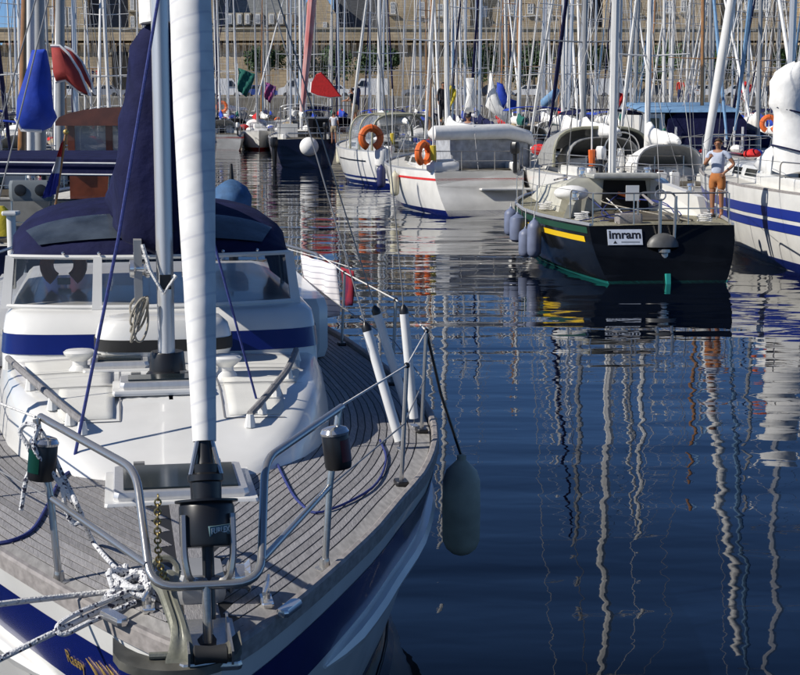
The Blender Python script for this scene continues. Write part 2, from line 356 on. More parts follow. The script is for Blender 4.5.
tk = MB(); tk.tube([(0, 0, 0), (.05, 0, 1.6), (0, .05, 3.0)], [.19, .15, .12], 8)
for a in range(5): tk.tube([(0, .03, 2.6 + .1 * a), (math.cos(a * 1.3) * .8, math.sin(a * 1.3) * .8, 3.6 + .15 * a)], [.09, .03], 5)
tkm = tk.mesh('trunk', barkm)
tree_lbl = ['third of the quay trees, left of the green flag', 'quay tree above the navy hulled boat', 'quay tree right of the red jib', 'quay tree behind the leaning shroud in mid picture', 'quay tree left of the blue sail bag',
            'quay tree right of the blue sail bag', 'dark quay tree behind the tall white mast', 'widest quay tree above the white dodger boats', 'quay tree behind the slanting white mast', 'quay tree at the right edge']
for i, (px, sc) in enumerate([(262, 1.0), (303, .9), (338, .85), (378, .95), (482, .95), (535, 1.05), (598, .95), (659, 1.35), (728, 1.1), (795, 1.0)]):
    Y = 197 + (i % 3) * .8
    t = thing('trimmed_tree', 'trimmed round ' + tree_lbl[i], 'tree', (wx(px, Y), Y, QZ), i * 1.7, 'trees along the quay')
    link('trunk', tkm, t); link('crown', crowns[i % 3], t, (0, 0, 4.6), (0, 0, i * 2.1), (sc, sc, .95 + .1 * (i % 2)))

# ------------------------------------------------------------------ cars parked on the quay
def car(label, x, Y, rz, col, van=False):
    t = thing('parked_car', label, 'van' if van else 'car', (x, Y, QZ), rz, 'vehicles parked on the quay')
    prof = [(-2.1, .35), (-2.1, .8), (-1.9, 1.0), (-1.5, 1.05), (-.9, 1.5), (.6, 1.5), (1.2, 1.02), (2.0, .85), (2.1, .6), (2.1, .35)] if not van else [(-2.3, .35), (-2.3, 2.1), (-2.1, 2.25), (.9, 2.25), (1.5, 1.3), (2.2, 1.1), (2.3, .7), (2.3, .35)]
    m = MB(); m.loft([[(x_, y * (1 if z_ < 1.06 else .86), z_) for x_, z_ in prof] for y in (-.82, -.7, .7, .82)][0:4], caps=True)
    m.build('body', mat('car_' + col, {'white': (.75, .75, .74), 'red': (.35, .02, .02), 'grey': (.25, .26, .28), 'blue': (.03, .06, .25), 'dark': (.02, .02, .025)}[col], .25, coat=.6), t)
    for sy in (-1, 1):
        g = MB()
        if van: g.add([(.2, sy * .83, 1.35), (1.3, sy * .83, 1.35), (.85, sy * .75, 2.0), (.2, sy * .75, 2.0)], [(0, 1, 2, 3)])
        else: g.add([(-1.25, sy * .83, 1.06), (1.0, sy * .83, 1.06), (.5, sy * .75, 1.42), (-.85, sy * .75, 1.42)], [(0, 1, 2, 3)])
        g.build('side_window', darkglass, t)
        for wx_ in (-1.35, 1.35):
            wh = MB(); wh.lathe([(.1, -.1), (.31, -.1), (.33, -.05), (.33, .05), (.31, .1), (.1, .1)], (wx_, sy * .76, .33), 14, Matrix.Rotation(R(90), 3, 'X')); wh.build('wheel', blackm, t)
ordc = 'first second third fourth fifth sixth seventh eighth ninth tenth eleventh twelfth thirteenth fourteenth fifteenth sixteenth seventeenth eighteenth nineteenth twentieth'.split()
cols = ['white', 'dark', 'grey', 'white', 'red', 'white', 'blue', 'grey', 'white', 'dark']; rc = random.Random(9); cnt = {}
px = 66
while px < 800:
    v = rc.random() < .22; c = rc.choice(cols); k = (c, v); cnt[k] = cnt.get(k, 0) + 1
    if not (150 < px < 200): car('%s %s parked on the quay, %s of its kind from the left' % (c, 'van' if v else 'car', ordc[min(cnt[k] - 1, 19)]), wx(px, 188), 188 + rc.uniform(0, .6), R(180 * (rc.random() < .5)), c, v)
    px += rc.choice([42, 46, 44, 60]) / 1.0 * .85
# ================================================================== THE NEAR YACHT (local frame: x to its port side, y aft from the stem, z up)
TH = R(9.9)
BOW = onz(209, 662, 1.45)
yacht = thing('sailing_yacht', 'large near white sailing yacht with blue band and teak foredeck, bow towards the viewer', 'sailing yacht', (BOW.x, BOW.y, 0), TH)
def to_loc(P):
    x, y = P.x - BOW.x, P.y - BOW.y
    return Vector((x * math.cos(TH) + y * math.sin(TH), -x * math.sin(TH) + y * math.cos(TH), P.z))
def to_world(p):
    return Vector((BOW.x + p[0] * math.cos(TH) - p[1] * math.sin(TH), BOW.y + p[0] * math.sin(TH) + p[1] * math.cos(TH), p[2]))
def fz(px, py, z): return to_loc(onz(px, py, z))
def fv(px, py, v):                                   # point of the picture on the boat's cross-plane y = v
    a = to_loc(Vector((0, 0, CAM_H))); r = ray(px, py)
    d = Vector((r.x * math.cos(TH) + r.y * math.sin(TH), -r.x * math.sin(TH) + r.y * math.cos(TH), r.z))
    return a + d * ((v - a.y) / d.y)
BT = [(0, .045), (.15, .15), (.5, .33), (1.09, .60), (1.8, .90), (2.24, 1.06), (3.21, 1.41), (4.44, 1.70), (6, 1.84), (8.8, 1.74), (11.4, 1.38)]
ZT = [(0, 1.45), (2, 1.385), (4, 1.33), (8, 1.26), (11.4, 1.30)]
NL = 11.4
def HB(v): return interp(v, BT)
def ZS(v): return interp(v, ZT)
def hull_pt(c, t, side, off=0):
    vs = .85 * (1 - t) ** 1.15
    v = vs + (NL - vs) * c
    k = 1 - .13 * (1 - t) ** 1.6 if t >= 0 else .87 * (1 + t * 1.3)
    return Vector((side * (HB(v - vs) * k + off), v - off * .5 * (1 - min(c * 6, 1)), t * ZS(v)))
CS = [0, .006, .015, .03, .045, .06, .08, .1, .125, .15, .18, .21, .24, .28, .32, .36, .4, .46, .52, .6, .7, .8, .9, 1]
def hull_band(t0, t1, nt_, off=0, cs=CS):
    m = MB(); rows = []
    for i in range(nt_ + 1):
        t = t0 + (t1 - t0) * i / nt_
        rows.append([hull_pt(c, t, -1, off) for c in reversed(cs)] + [hull_pt(c, t, 1, off) for c in cs])
    return m.loft(rows, closed=False)
hb = hull_band(1.0, -.5, 18)
hb.add([hull_pt(1, t, s) for s, ts in ((-1, (1, .8, .6, .4, .2, 0, -.3)), (1, (-.3, 0, .2, .4, .6, .8, 1))) for t in ts], [tuple(range(14))])
hull = hb.build('hull', gel, yacht)
hull_band(.905, .715, 5, .004).build('blue_band', blueband, hull)
hull_band(.16, .085, 3, .004).build('boot_stripe', blueband, hull)
hull_band(.07, -.5, 4, .005).build('antifouling', mat('antifouling_navy', (.01, .012, .03), .7, var=.2), hull)
for s in (-1, 1):
    st = MB(); rings = []
    cs2 = [.095 + (1 - .095) * (i / 30) ** 1.2 for i in range(31)]
    for i, c in enumerate(cs2):
        k = min(1, i / 2 + .15); p = hull_pt(c, .66, s)
        rings.append([p + Vector((s * a * k, 0, b * k)) for a, b in ((-.01, .05), (.06, .04), (.075, 0), (.055, -.04), (-.01, -.05))])
    st.loft(rings, caps=True).build('rubbing_strake', gel, hull)
def deck_z(u, v):
    b = max(HB(v), .05); return ZS(v) + .05 * (1 - min(1, (u / b) ** 2))
dk = MB(); rows = []
for v in [0, .1, .25, .5, .8, 1.1, 1.5, 2, 2.5, 3, 3.5, 4, 5, 6, 7, 8, 9, 10, 11.4]:
    rows.append([(HB(v) * .995 * k, v, deck_z(HB(v) * k, v) - .0025) for k in [-1, -.75, -.5, -.25, 0, .25, .5, .75, 1]])
deck = dk.loft(rows, closed=False).build('deck', caulk, yacht)
# sheer curve with normals for the planking
VS = [0.0, .04, .1, .2, .35, .5, .7, .9, 1.1, 1.3, 1.55, 1.8, 2.1, 2.4, 2.7, 3, 3.3, 3.6, 4, 4.5, 5, 5.5, 6, 7, 8, 9, 10, 11.3]
E0 = [Vector((HB(v), v)) for v in VS]
NRM = []
for i in range(len(E0)):
    d = (E0[min(i + 1, len(E0) - 1)] - E0[max(i - 1, 0)]).normalized(); NRM.append(Vector((-d.y, d.x)))
def off_pt(i, o):
    p = E0[i] + NRM[i] * o
    return p
def strip(o0, o1, side, z_up, mn, vmax=99, thick=.012):
    pts = []
    for i in range(len(VS)):
        a, b = off_pt(i, o0), off_pt(i, o1)
        if a.x <= mn + .004 or a.y > vmax or a.y < .08: continue
        bx = max(b.x, mn); by = b.y
        if b.x < mn: k = (a.x - mn) / (a.x - b.x); by = a.y + (b.y - a.y) * k
        pts.append((a, Vector((bx, by))))
    if len(pts) < 3: return None
    rings = []
    for a, b in pts:
        za, zb = deck_z(a.x, a.y) + z_up, deck_z(b.x, b.y) + z_up
        rings.append([(side * a.x, a.y, za - thick), (side * a.x, a.y, za), (side * b.x, b.y, zb), (side * b.x, b.y, zb - thick)])
    return MB().loft(rings, caps=True)
for s in (-1, 1):
    strip(.045, .125, s, 0, .05).build('covering_board', mat('pale_teak', (.32, .31, .30), .75, var=.3, scale=9, stretch=(5, 1, 1), detail=8), deck)
    for k in range(38):
        o = .133 + k * .047
        st = strip(o, o + .039, s, 0, .078)
        if st is None: break
        st.build('plank', teak, deck)
    # toe rail
    tr = MB(); rings = []
    for i in range(len(VS)):
        a, b = off_pt(i, -.012), off_pt(i, .034); z = ZS(VS[i])
        if b.x < .02: b = Vector((.02, max(b.y, .02)))
        rings.append([(s * a.x, a.y, z - .03), (s * a.x, a.y, z + .035), (s * (a.x * .75 + b.x * .25), a.y * .75 + b.y * .25, z + .045), (s * (a.x * .25 + b.x * .75), a.y * .25 + b.y * .75, z + .045), (s * b.x, b.y, z + .035), (s * b.x, b.y, z - .02)])
    tr.loft(rings, caps=True).build('toe_rail', teak_rail, yacht)
kp = MB(); kp.loft([[(-.066, v, deck_z(0, v) - .012), (-.066, v, deck_z(0, v)), (.066, v, deck_z(0, v)), (.066, v, deck_z(0, v) - .012)] for v in (.35, .6, 1, 1.5, 2, 2.5, 3, 3.5)], caps=True); kp.build('king_plank', teak, deck)

# ---- coachroof
def plan(w, v0, v1, curve, n=8, rc=.22):               # open outline: port aft -> round the front -> starboard aft
    pts = [(w, v1), (w, (v1 + v0) / 2), (w, v0 + curve + rc)]
    for k in range(1, 2 * n):
        a = math.pi * k / (2 * n); x = math.copysign(abs(math.cos(a)) ** .55, math.cos(a)) * w; y = v0 + (curve + rc) * (1 - math.sin(a) ** .7)
        pts.append((x, y))
    return pts + [(-w, v0 + curve + rc), (-w, (v1 + v0) / 2), (-w, v1)]
CW = [(2.98, .02), (3.02, .25), (3.12, .42), (3.3, .58), (3.74, .82), (4.37, .99), (5.5, 1.13), (6.6, 1.19), (7.6, 1.2)]
def roof_h(v): k = max(0, min(1, (v - 2.93) / 1.25)); return .335 * (k * k * (3 - 2 * k) * .55 + k * .45)
def roof_z(u, v): return deck_z(0, min(v, 5.2)) - .02 + roof_h(v) * (1.03 - .10 * (abs(u) / 1.1) ** 3)
cr_rows = []
cvs = [2.98, 3.0, 3.05, 3.12, 3.22, 3.38, 3.6, 3.9, 4.3, 4.9, 5.6, 6.6, 7.6]
for (ins, fr_, f) in ((0, 0, -.05), (.015, .02, .35), (.04, .05, .72), (.075, .10, .92), (.13, .18, .985), (.25, .30, 1.0), (.5, .5, 1.02), (.8, .8, 1.03), (1.15, 1.0, 1.03)):
    row = []
    for sd_, vs_ in ((1, list(reversed(cvs))), (-1, cvs)):
        for v in vs_:
            x = max(interp(v, CW) * (1 - ins / 1.2), .012); y = v + fr_ * (1 - (v - 2.98) / 4.62)
            edge = deck_z(min(interp(v, CW), HB(v)), v)
            zt_ = roof_z(x, y)
            row.append((sd_ * x, y, edge + (zt_ - edge) * f if f < 1 else zt_))
    cr_rows.append(row)
coach = MB().loft(cr_rows, closed=False)
coach = coach.build('coachroof', gel, yacht, ang=50)
def on_roof(px, py, dz):
    z = 1.68
    for _ in range(6): p = fz(px, py, z + dz); z = .5 * z + .5 * roof_z(p.x, max(p.y, 3.3))
    return Vector((p.x, p.y, z + dz))
# non-slip panels moulded on the coachroof
for s in (-1, 1):
    for (va, vb, ua, ub) in ((3.75, 4.30, .33, .66), (4.36, 4.95, .34, .86), (5.01, 5.58, .42, .95)):
        rows = []
        for i in range(7):
            v = va + (vb - va) * i / 6; wv_ = min(ub, interp(v, CW) - .20)
            rows.append([(s * (ua + (wv_ - ua) * j / 6), v, roof_z(ua + (wv_ - ua) * j / 6, v) + .0045) for j in range(7)])
        po = MB().loft(rows, closed=False).build('nonslip_panel', mat('nonslip_gelcoat', (.70, .69, .64), .75, var=.08, scale=5, bump=.6, bscale=260, bdist=.004), coach)
        po.modifiers.new('t', 'SOLIDIFY').thickness = .004
for s in (-1, 1):
    for va in (3.72, 4.33, 4.98, 5.6):
        ub = interp(va, CW) - .16; rows = [[(s * (.30 + (ub - .30) * j / 8), va + dv, roof_z(.30 + (ub - .30) * j / 8, va) + .003) for j in range(9)] for dv in (-.006, .006)]
        so_ = MB().loft(rows, closed=False).build('panel_seam', mat('seam_grey', (.20, .20, .21), .7), coach)
    rows = [[(s * (.30 + du), 3.72 + 1.88 * j / 10, roof_z(.3, 3.72 + 1.88 * j / 10) + .003) for j in range(11)] for du in (-.005, .005)]; MB().loft(rows, closed=False).build('panel_seam', mat('seam_grey', (.20, .20, .21)), coach)
# ---- deckhouse with blue stripe
def ringz(w, v0, z, v1=9.2, c=.20): return [(x, y, z) for x, y in plan(w, v0, v1, c, 8, .12)]
MB_ = MB().loft([ringz(1.12, 5.66, 1.50), ringz(1.115, 5.68, 1.70), ringz(1.105, 5.72, 1.84), ringz(1.09, 5.78, 1.93), ringz(1.05, 5.86, 1.965), ringz(.9, 6.2, 1.985), ringz(.3, 7.2, 1.99)], closed=False)
MB_.f.append(tuple(range(len(MB_.v) - 21, len(MB_.v))))
dh = MB_.build('deckhouse', gel, yacht, ang=45)
MB().loft([ringz(1.121, 5.674, 1.69), ringz(1.111, 5.714, 1.825)], closed=False).build('blue_stripe', blueband, dh)
# ---- windscreen
def ws(u, z):                                            # point on the raked, curved windscreen
    k = (z - 1.965) / .36
    return Vector((u * (1 - .03 * k) - .05, 5.92 + .26 * (abs(u) / 1.15) ** 2.2 + .16 * k, z))
us = [-1.04, -.40, .40, 1.03]
fr = MB()
for z in (1.985, 2.325): fr.tube([ws(u, z) for u in [-1.04 + 2.07 * i / 16 for i in range(17)]], .018, 6)
fr.build('windscreen_frame', gel, yacht)
for u in us:
    p, q = ws(u, 1.97), ws(u, 2.33); MB().loft([[p + Vector(d) for d in ((-.035, -.02, 0), (.035, -.02, 0), (.035, .03, 0), (-.035, .03, 0))], [q + Vector(d) for d in ((-.03, -.02, 0), (.03, -.02, 0), (.03, .03, 0), (-.03, .03, 0))]], caps=True).build('windscreen_post', gel, yacht)
for a, b in zip(us[:-1], us[1:]):
    g = MB(); g.loft([[ws(a + .03 + (b - a - .06) * i / 8, z) for i in range(9)] for z in (1.995, 2.15, 2.31)], closed=False); g.build('windscreen_pane', screen, yacht)
for s in (-1, 1):
    sp = MB(); a0, a1, b0, b1 = ws(s * 1.03, 1.99), ws(s * 1.03, 2.32), Vector((s * 1.06 - .05, 7.4, 1.97)), Vector((s * 1.03 - .05, 7.3, 2.3))
    sp.add([a0, b0, b1, a1], [(0, 1, 2, 3)]); sp.build('side_pane', screen, yacht)
    MB().tube([a1, b1, b0], .016, 6).build('side_frame', steel, yacht)
# ---- sprayhood (dodger)
def arch(w, v, z0, z1, pw=.6, n=16, lean=0):
    out = []
    for i in range(n + 1):
        a = math.pi * i / n; cx = math.cos(a); x = w * math.copysign(abs(cx) ** .8, cx) - .05; z = z0 + (z1 - z0) * math.sin(a) ** pw
        out.append(Vector((x, v + lean * (1 - math.sin(a)), z)))
    return out
front = [ws(1.04 - 2.08 * i / 16, 2.335) for i in range(17)]
rows = [front]
A1 = arch(1.04, 6.95, 2.28, 2.63, .55); A2 = arch(1.02, 7.6, 2.2, 2.68, .5); A3 = arch(1.0, 8.15, 2.1, 2.65, .45)
for k in (.33, .66): rows.append([front[i].lerp(A1[i], k) + Vector((0, 0, .05 * math.sin(math.pi * k) * math.sin(math.pi * i / 16))) for i in range(17)])
rows += [A1, A2, A3]
def dsurf(i, k):
    q = k * 3.03; j = min(int(q), 2); return rows[j][i].lerp(rows[j + 1][i], min(1, q - j))
dodger = MB().loft(rows, closed=False).build('sprayhood', navy, yacht, ang=60)
dodger.modifiers.new('thick', 'SOLIDIFY').thickness = .012
for s in (-1, 1):                                         # clear panels in the sloping front
    m = MB(); rr = []
    for k in (.24, .33, .42, .5, .58, .66, .74):
        row = []
        for j in range(7):
            f = (2.0 + j * .78) / 16 if s > 0 else 1 - (2.0 + j * .78) / 16
            i = int(f * 16); t = f * 16 - i; i2 = min(i + 1, 16)
            p = dsurf(i, k).lerp(dsurf(i2, k), t) + Vector((0, -.014, .014))
            row.append(p)
        rr.append(row)
    m.loft(rr, closed=False).build('clear_panel', mat('sprayhood_window', (.06, .075, .095), .10, var=.5, scale=4, bump=.35, bscale=5), dodger)
    sp = MB(); e = [front[0 if s > 0 else 16], A1[0 if s > 0 else 16], A2[0 if s > 0 else 16], A3[0 if s > 0 else 16]]
    sp.loft([[p for p in e], [Vector((p.x * 1.03, p.y, 2.0)) for p in e]], closed=False).build('side_curtain', navy, dodger)
for i in range(6): MB().ball(front[2 + i * 2 + (i > 2)] + Vector((0, -.025, .02)), .012, 6, 4).build('stud', chrome, dodger)
# ---- cockpit aft, coamings, pushpit (mostly hidden)
MB().bbox((1.25, 9.0, 1.55), (.35, 2.6, .5), .08).build('coaming', gel, yacht)
MB().bbox((-1.25, 9.0, 1.55), (.35, 2.6, .5), .08).build('coaming', gel, yacht)
pp = MB(); pp.tube(fillet([(1.55, 9.6, 1.3), (1.6, 9.7, 1.98), (1.3, 11.3, 1.98), (-1.3, 11.3, 1.98), (-1.6, 9.7, 1.98), (-1.55, 9.6, 1.3)], .15), .016, 8)
for x in (-1.25, -.5, .5, 1.25): pp.tube([(x, 11.25, 1.28), (x, 11.3, 1.98)], .014, 8)
pp.build('pushpit', steel, yacht)
# ---- hatches
def hatch(name, c, sx, sy, z, tilt=0):
    f = MB().bbox((c[0], c[1], z + .02), (sx, sy, .05), .045); fo = f.build(name, alu, yacht)
    MB().bbox((c[0], c[1], z - .012), (sx + .09, sy + .09, .03), .05).build('frame_base', gel, fo)
    MB().bbox((c[0], c[1] + .0, z + .05), (sx - .10, sy - .12, .012), .035).build('glass', mat('acrylic_lens', (.02, .028, .03), .12, var=.2), fo)
    for s in (-1, 1): MB().box((c[0] + s * sx * .3, c[1] + sy / 2 - .005, z + .05), (.06, .05, .02)).build('hinge', steel, fo)
    return fo
hatch('foredeck_hatch', (0, 2.78), .68, .64, deck_z(0, 2.78) + .02)
hatch('mast_hatch', (-.05, 4.22), .50, .30, roof_z(0, 4.2) + .012)
hatch('saloon_hatch', (-.30, 5.15), .38, .34, roof_z(0, 5) + .012)
# ---- handrails
for s, P in ((-1, [(8, 358), (30, 378), (52, 397), (70, 412), (82, 421)]), (1, [(296, 350), (288, 368), (276, 384), (262, 401), (250, 414)])):
    pts = [on_roof(a, b, .07) for a, b in P]
    h = MB(); h.tube(catmull(pts, 5), .021, 8); ho = h.build('handrail', teak, yacht)
    for p in pts[0::1]: MB().tube([p + Vector((0, 0, -.075)), p], [.035, .02], 8).build('rail_foot', gel, ho)
# ---- cowl ventilators
for (px, py, fl) in ((80, 372, -1), (226, 378, 1)):
    c = on_roof(px, py, -.01)
    v = MB(); v.lathe([(.075, 0), (.07, .025), (.05, .05), (.05, .075), (.08, .10), (.10, .12), (.105, .135), (.09, .147), (.03, .15)], c, 18); v.build('ventilator', gel, yacht)
# ---- liferaft canister, dorade box details
lr = thing('liferaft_canister', 'white oval liferaft canister with black band behind the near mast', 'liferaft', to_world((.0, 5.45, 1.66)), TH)
lm = MB(); ring = lambda z, k: [(.46 * k * math.copysign(abs(math.cos(a)) ** .6, math.cos(a)), .26 * k * math.copysign(abs(math.sin(a)) ** .6, math.sin(a)), z) for a in [2 * math.pi * i / 28 for i in range(28)]]
MB().loft([ring(.0, .82), ring(.03, .93), ring(.11, 1)], caps=True).build('lower_shell', gel, lr)
MB().loft([ring(.111, 1.015), ring(.19, 1.015)], caps=True).build('band', blackm, lr)
MB().loft([ring(.191, 1), ring(.27, .95), ring(.315, .84), ring(.33, .6)], caps=True).build('upper_shell', gel, lr)
# ---- mast, boom, mainsail under cover
MV = 4.62; MZ0 = roof_z(0, 4.6)
mast = MB(); prof = []
for z in (MZ0, MZ0 + .6, 3, 5, 9, 15.5):
    prof.append([(-.005 + .056 * math.cos(a) * (1 if math.sin(a) < 0 else .92), MV + (.13 if math.sin(a) > 0 else .10) * math.sin(a), z) for a in [2 * math.pi * k / 20 for k in range(20)]])
mo = mast.loft(prof, caps=True).build('mast', alu, yacht)
MB().lathe([(.14, -.02), (.135, .03), (.115, .05), (.105, .16), (.10, .17)], (0, MV, MZ0), 20).build('mast_collar', black, mo)
MB().loft([[(.15 * math.cos(a), MV + .16 * math.sin(a), z) for a in [2 * math.pi * k / 12 for k in range(12)]] for z in (MZ0 - .06, MZ0 + .004)], caps=True).build('mast_step', alu, mo)
MB().box((-.005, MV - .105, MZ0 + .62), (.07, .02, .09)).build('pole_bracket', black, mo)
for s in (-1, 1):
    MB().lathe([(.06, 0), (.06, .02), (.045, .035), (.042, .08), (.06, .095), (.055, .12), (.03, .125)], (s * .10, MV - .02, MZ0 + .7), 14, Matrix.Rotation(s * R(90), 3, 'Y')).build('winch', chrome, mo)
    for z in (6.2, 11): MB().tube([(0, MV, z), (s * 1.15, MV + .12, z + .06)], [.05, .03], 8, flat=.4).build('spreader', alu, mo)
MB().tube([(.06, MV - .1, MZ0 + .66), (-.02, MV - .12, MZ0 + .55), (-.10, MV - .11, MZ0 + .70), (-.14, MV - .06, MZ0 + .85)], .014, 6).build('halyard_tail', rope_w, mo)
for k, s in enumerate((-1, -1, 1)):
    c = MB(); bx = s * (.16 + .02 * k); pts = []
    for i in range(40):
        a = i * .55; pts.append((bx + .045 * math.sin(a * 1.1 + k) , MV - .05 + .05 * math.cos(a * .7), MZ0 + .52 - .30 * (.5 - .5 * math.cos(a)) * (1 - .015 * i)))
    c.tube(catmull(pts, 3), .008, 5).build('coiled_halyard', mat('tan_rope', (.36, .33, .27), .9, var=.4, scale=50), mo)
BA = R(4)                                                 # boom swung to starboard
def bm_pt(s, z, u=0): return Vector((-math.sin(BA) * s + u * math.cos(BA), MV + .14 + math.cos(BA) * s, z))
MB().loft([[bm_pt(s, 2.54 + .06 * math.sin(a), .05 * math.cos(a)) for a in [2 * math.pi * k / 12 for k in range(12)]] for s in (0, 4.2)], caps=True).build('boom', alu, yacht)
LFT = [(2.44, .10), (2.5, .20), (2.62, .27), (2.8, .295), (3.0, .29), (3.3, .25), (3.6, .20), (3.97, .17)]
cv = MB(); rings = []
for i, (s, zt, wl, wr2) in enumerate([(-.10, 3.86, .5, .6), (-.06, 3.95, .85, .9), (.05, 3.97, 1, 1), (.35, 3.8, 1, 1), (.8, 3.5, .95, 1.1), (1.4, 3.25, .85, 1.2), (2.2, 3.1, .75, 1.2), (3.2, 2.95, .6, 1.1), (4.1, 2.85, .4, .8)]):
    ring = []
    for k in range(28):
        q = k / 28; right = q < .5; f = q * 2 if right else 2 - q * 2
        z = 2.44 + (zt - 2.44) * (f if f > 0 else 0)
        zz = 2.44 + (3.97 - 2.44) * f
        edge = min(1, max(0, f * 14)) ** .5 * min(1, max(0, (1 - f) * 10)) ** .5
        fold = .016 * math.sin(z * 17 + i * .9) + .012 * math.sin(z * 31 + i * 2.1) + .010 * math.sin(z * 7 - i)
        u = (.15 * wr2 * edge) if right else -(interp(zz, LFT) * wl * edge + fold * edge)
        ring.append(bm_pt(s, z + .012 * math.sin(i * 2 + k), u + .01))
    rings.append(ring)
sc = cv.loft(rings, caps=True).build('mainsail_cover', navy, yacht, ang=70)
MB().tube([bm_pt(-.05, 3.9, -.03), bm_pt(-.02, 4.4, -.05), bm_pt(.0, 5.0, -.03), bm_pt(.0, 5.6, 0)], [.10, .085, .06, .02], 10, flat=1.4).build('mainsail_head', sailcloth, yacht)
for k in range(5): MB().tube([bm_pt(-.11, 2.62 + .28 * k, -.05), bm_pt(-.11, 2.62 + .28 * k, .05)], .008, 6).build('cover_toggle', blackm, sc)
MB().box((-.17, MV + .02, 2.36), (.05, .16, .42)).build('gooseneck_plate', alu_g, yacht); MB().box((.17, MV + .05, 2.36), (.05, .16, .42)).build('gooseneck_plate', alu_g, yacht)
# ---- forestay with furled genoa and furling drum
FS0 = Vector((.015, .16, 1.52)); FS1 = Vector((.03, 4.48, 15.4)); fd = (FS1 - FS0).normalized()
def fs(z): return FS0 + fd * ((z - FS0.z) / fd.z)
furlM = fd.to_track_quat('Z', 'Y').to_matrix()
MB().tube([fs(1.5), fs(2.35)], .011, 8).build('forestay', steel, yacht)
def sailmat():
    m = mat('furled_genoa', (.80, .79, .76), .8, spec=.2); n = m.node_tree; b = n.nodes['Principled BSDF']
    tc = n.nodes.new('ShaderNodeTexCoord'); mp = n.nodes.new('ShaderNodeMapping'); mp.inputs['Rotation'].default_value = (.25, .28, 0); n.links.new(tc.outputs['Object'], mp.inputs[0])
    wv = n.nodes.new('ShaderNodeTexWave'); wv.bands_direction = 'Z'; wv.inputs['Scale'].default_value = 4.2; wv.inputs['Distortion'].default_value = .6; n.links.new(mp.outputs[0], wv.inputs[0])
    cr = n.nodes.new('ShaderNodeValToRGB'); cr.color_ramp.elements[0].color = (.69, .69, .70, 1); cr.color_ramp.elements[1].position = .07; cr.color_ramp.elements[1].color = (.82, .81, .78, 1)
    n.links.new(wv.outputs[0], cr.inputs[0])
    no = n.nodes.new('ShaderNodeTexNoise'); no.inputs['Scale'].default_value = 10; n.links.new(tc.outputs['Object'], no.inputs[0])
    c2 = n.nodes.new('ShaderNodeValToRGB'); c2.color_ramp.elements[0].color = (.86, .86, .87, 1); c2.color_ramp.elements[0].position = .35; c2.color_ramp.elements[1].color = (1, 1, 1, 1); c2.color_ramp.elements[1].position = .6; n.links.new(no.outputs[0], c2.inputs[0])
    mx = n.nodes.new('ShaderNodeMix'); mx.data_type = 'RGBA'; mx.blend_type = 'MULTIPLY'; mx.inputs[0].default_value = 1; n.links.new(cr.outputs[0], mx.inputs[6]); n.links.new(c2.outputs[0], mx.inputs[7]); n.links.new(mx.outputs[2], b.inputs['Base Color'])
    bu = n.nodes.new('ShaderNodeBump'); bu.inputs['Strength'].default_value = .12; bu.inputs['Distance'].default_value = .005; n.links.new(wv.outputs[0], bu.inputs['Height']); n.links.new(bu.outputs[0], b.inputs['Normal'])
    return m
fg = MB(); rings = []
N = 90
for i in range(N + 1):
    z = 2.17 + (14.6 - 2.17) * (i / N) ** 1.6; k = (z - 2.17)
    r = (.043 + min(.036, .03 * k)) * (1 if z < 9 else 1 - (z - 9) / 8)
    c = fs(z); ring = []
    for j in range(18):
        a = 2 * math.pi * j / 18; sp = ((a / (2 * math.pi) - z * 1.1) % 1); rr = r * (1 + .025 * (1 - sp) + .02 * math.sin(z * 7 + j))
        ring.append(c + furlM @ Vector((math.cos(a) * rr, math.sin(a) * rr, 0)))
    rings.append(ring)
fg.loft(rings, caps=True).build('furled_genoa', sailmat(), yacht, ang=25)
MB().tube([fs(2.12), fs(2.5)], .026, 10).build('foil', alu, yacht)
drum = MB(); drum.lathe([(.04, 0), (.098, .0), (.102, .01), (.102, .145), (.098, .155), (.096, .16), (.116, .163), (.116, .171), (.06, .173)], fs(1.80), 28, furlM); drum = drum.build('furling_drum', black, yacht)
MB().lathe([(.056, .165), (.058, .235), (.066, .24), (.066, .262), (.054, .27), (.056, .30), (.036, .305), (.032, .33), (.030, .40), (.02, .405)], fs(1.80), 20, furlM).build('swivel', black, drum)
for s in (-1, 1): MB().tube(fillet([fs(1.93) + Vector((s * .088, -.068, 0)), fs(1.78) + Vector((s * .088, -.068, 0)), fs(1.69) + Vector((s * .07, -.05, 0)), fs(1.69)], .04), .013, 6, flat=1.6).build('drum_bracket', steel, drum)
for s in (-1, 1):
    MB().tube([fs(2.20) + Vector((s * .02, -.02, 0)), fs(2.06) + Vector((s * .055, -.03, 0))], .009, 6).build('shackle', steel, drum)
lab = MB(); lab.box(fs(1.88) + Vector((.040, -.090, 0)), (.085, .012, .036), R(24)); lab.build('name_label', mat('label_teal', (.12, .20, .22), .4), drum)
text_mesh('lettering', 'FURLEX', .030, mat('pale_print', (.62, .68, .68), .5), drum, fs(1.88) + Vector((.0428, -.0966, 0)), (R(90), 0, R(24)), .0006, .001, .72)
MB().tube([fs(1.55), fs(1.80)], .022, 10).build('drum_link', black, drum)
ch = MB()
chp = catmull([(-.16, .30, 1.98), (-.165, .28, 1.86), (-.16, .27, 1.74), (-.13, .24, 1.66)], 7)
for i, p in enumerate(chp):
    M = Matrix.Rotation(R(90), 3, 'X') if i % 2 else Matrix.Rotation(R(90), 3, 'Y')
    ch = MB().torus(p, .0115, .004, M, 10, 5); ch.build('chain_link', mat('brassy_chain', (.45, .36, .16), .4, .8, var=.4), yacht)
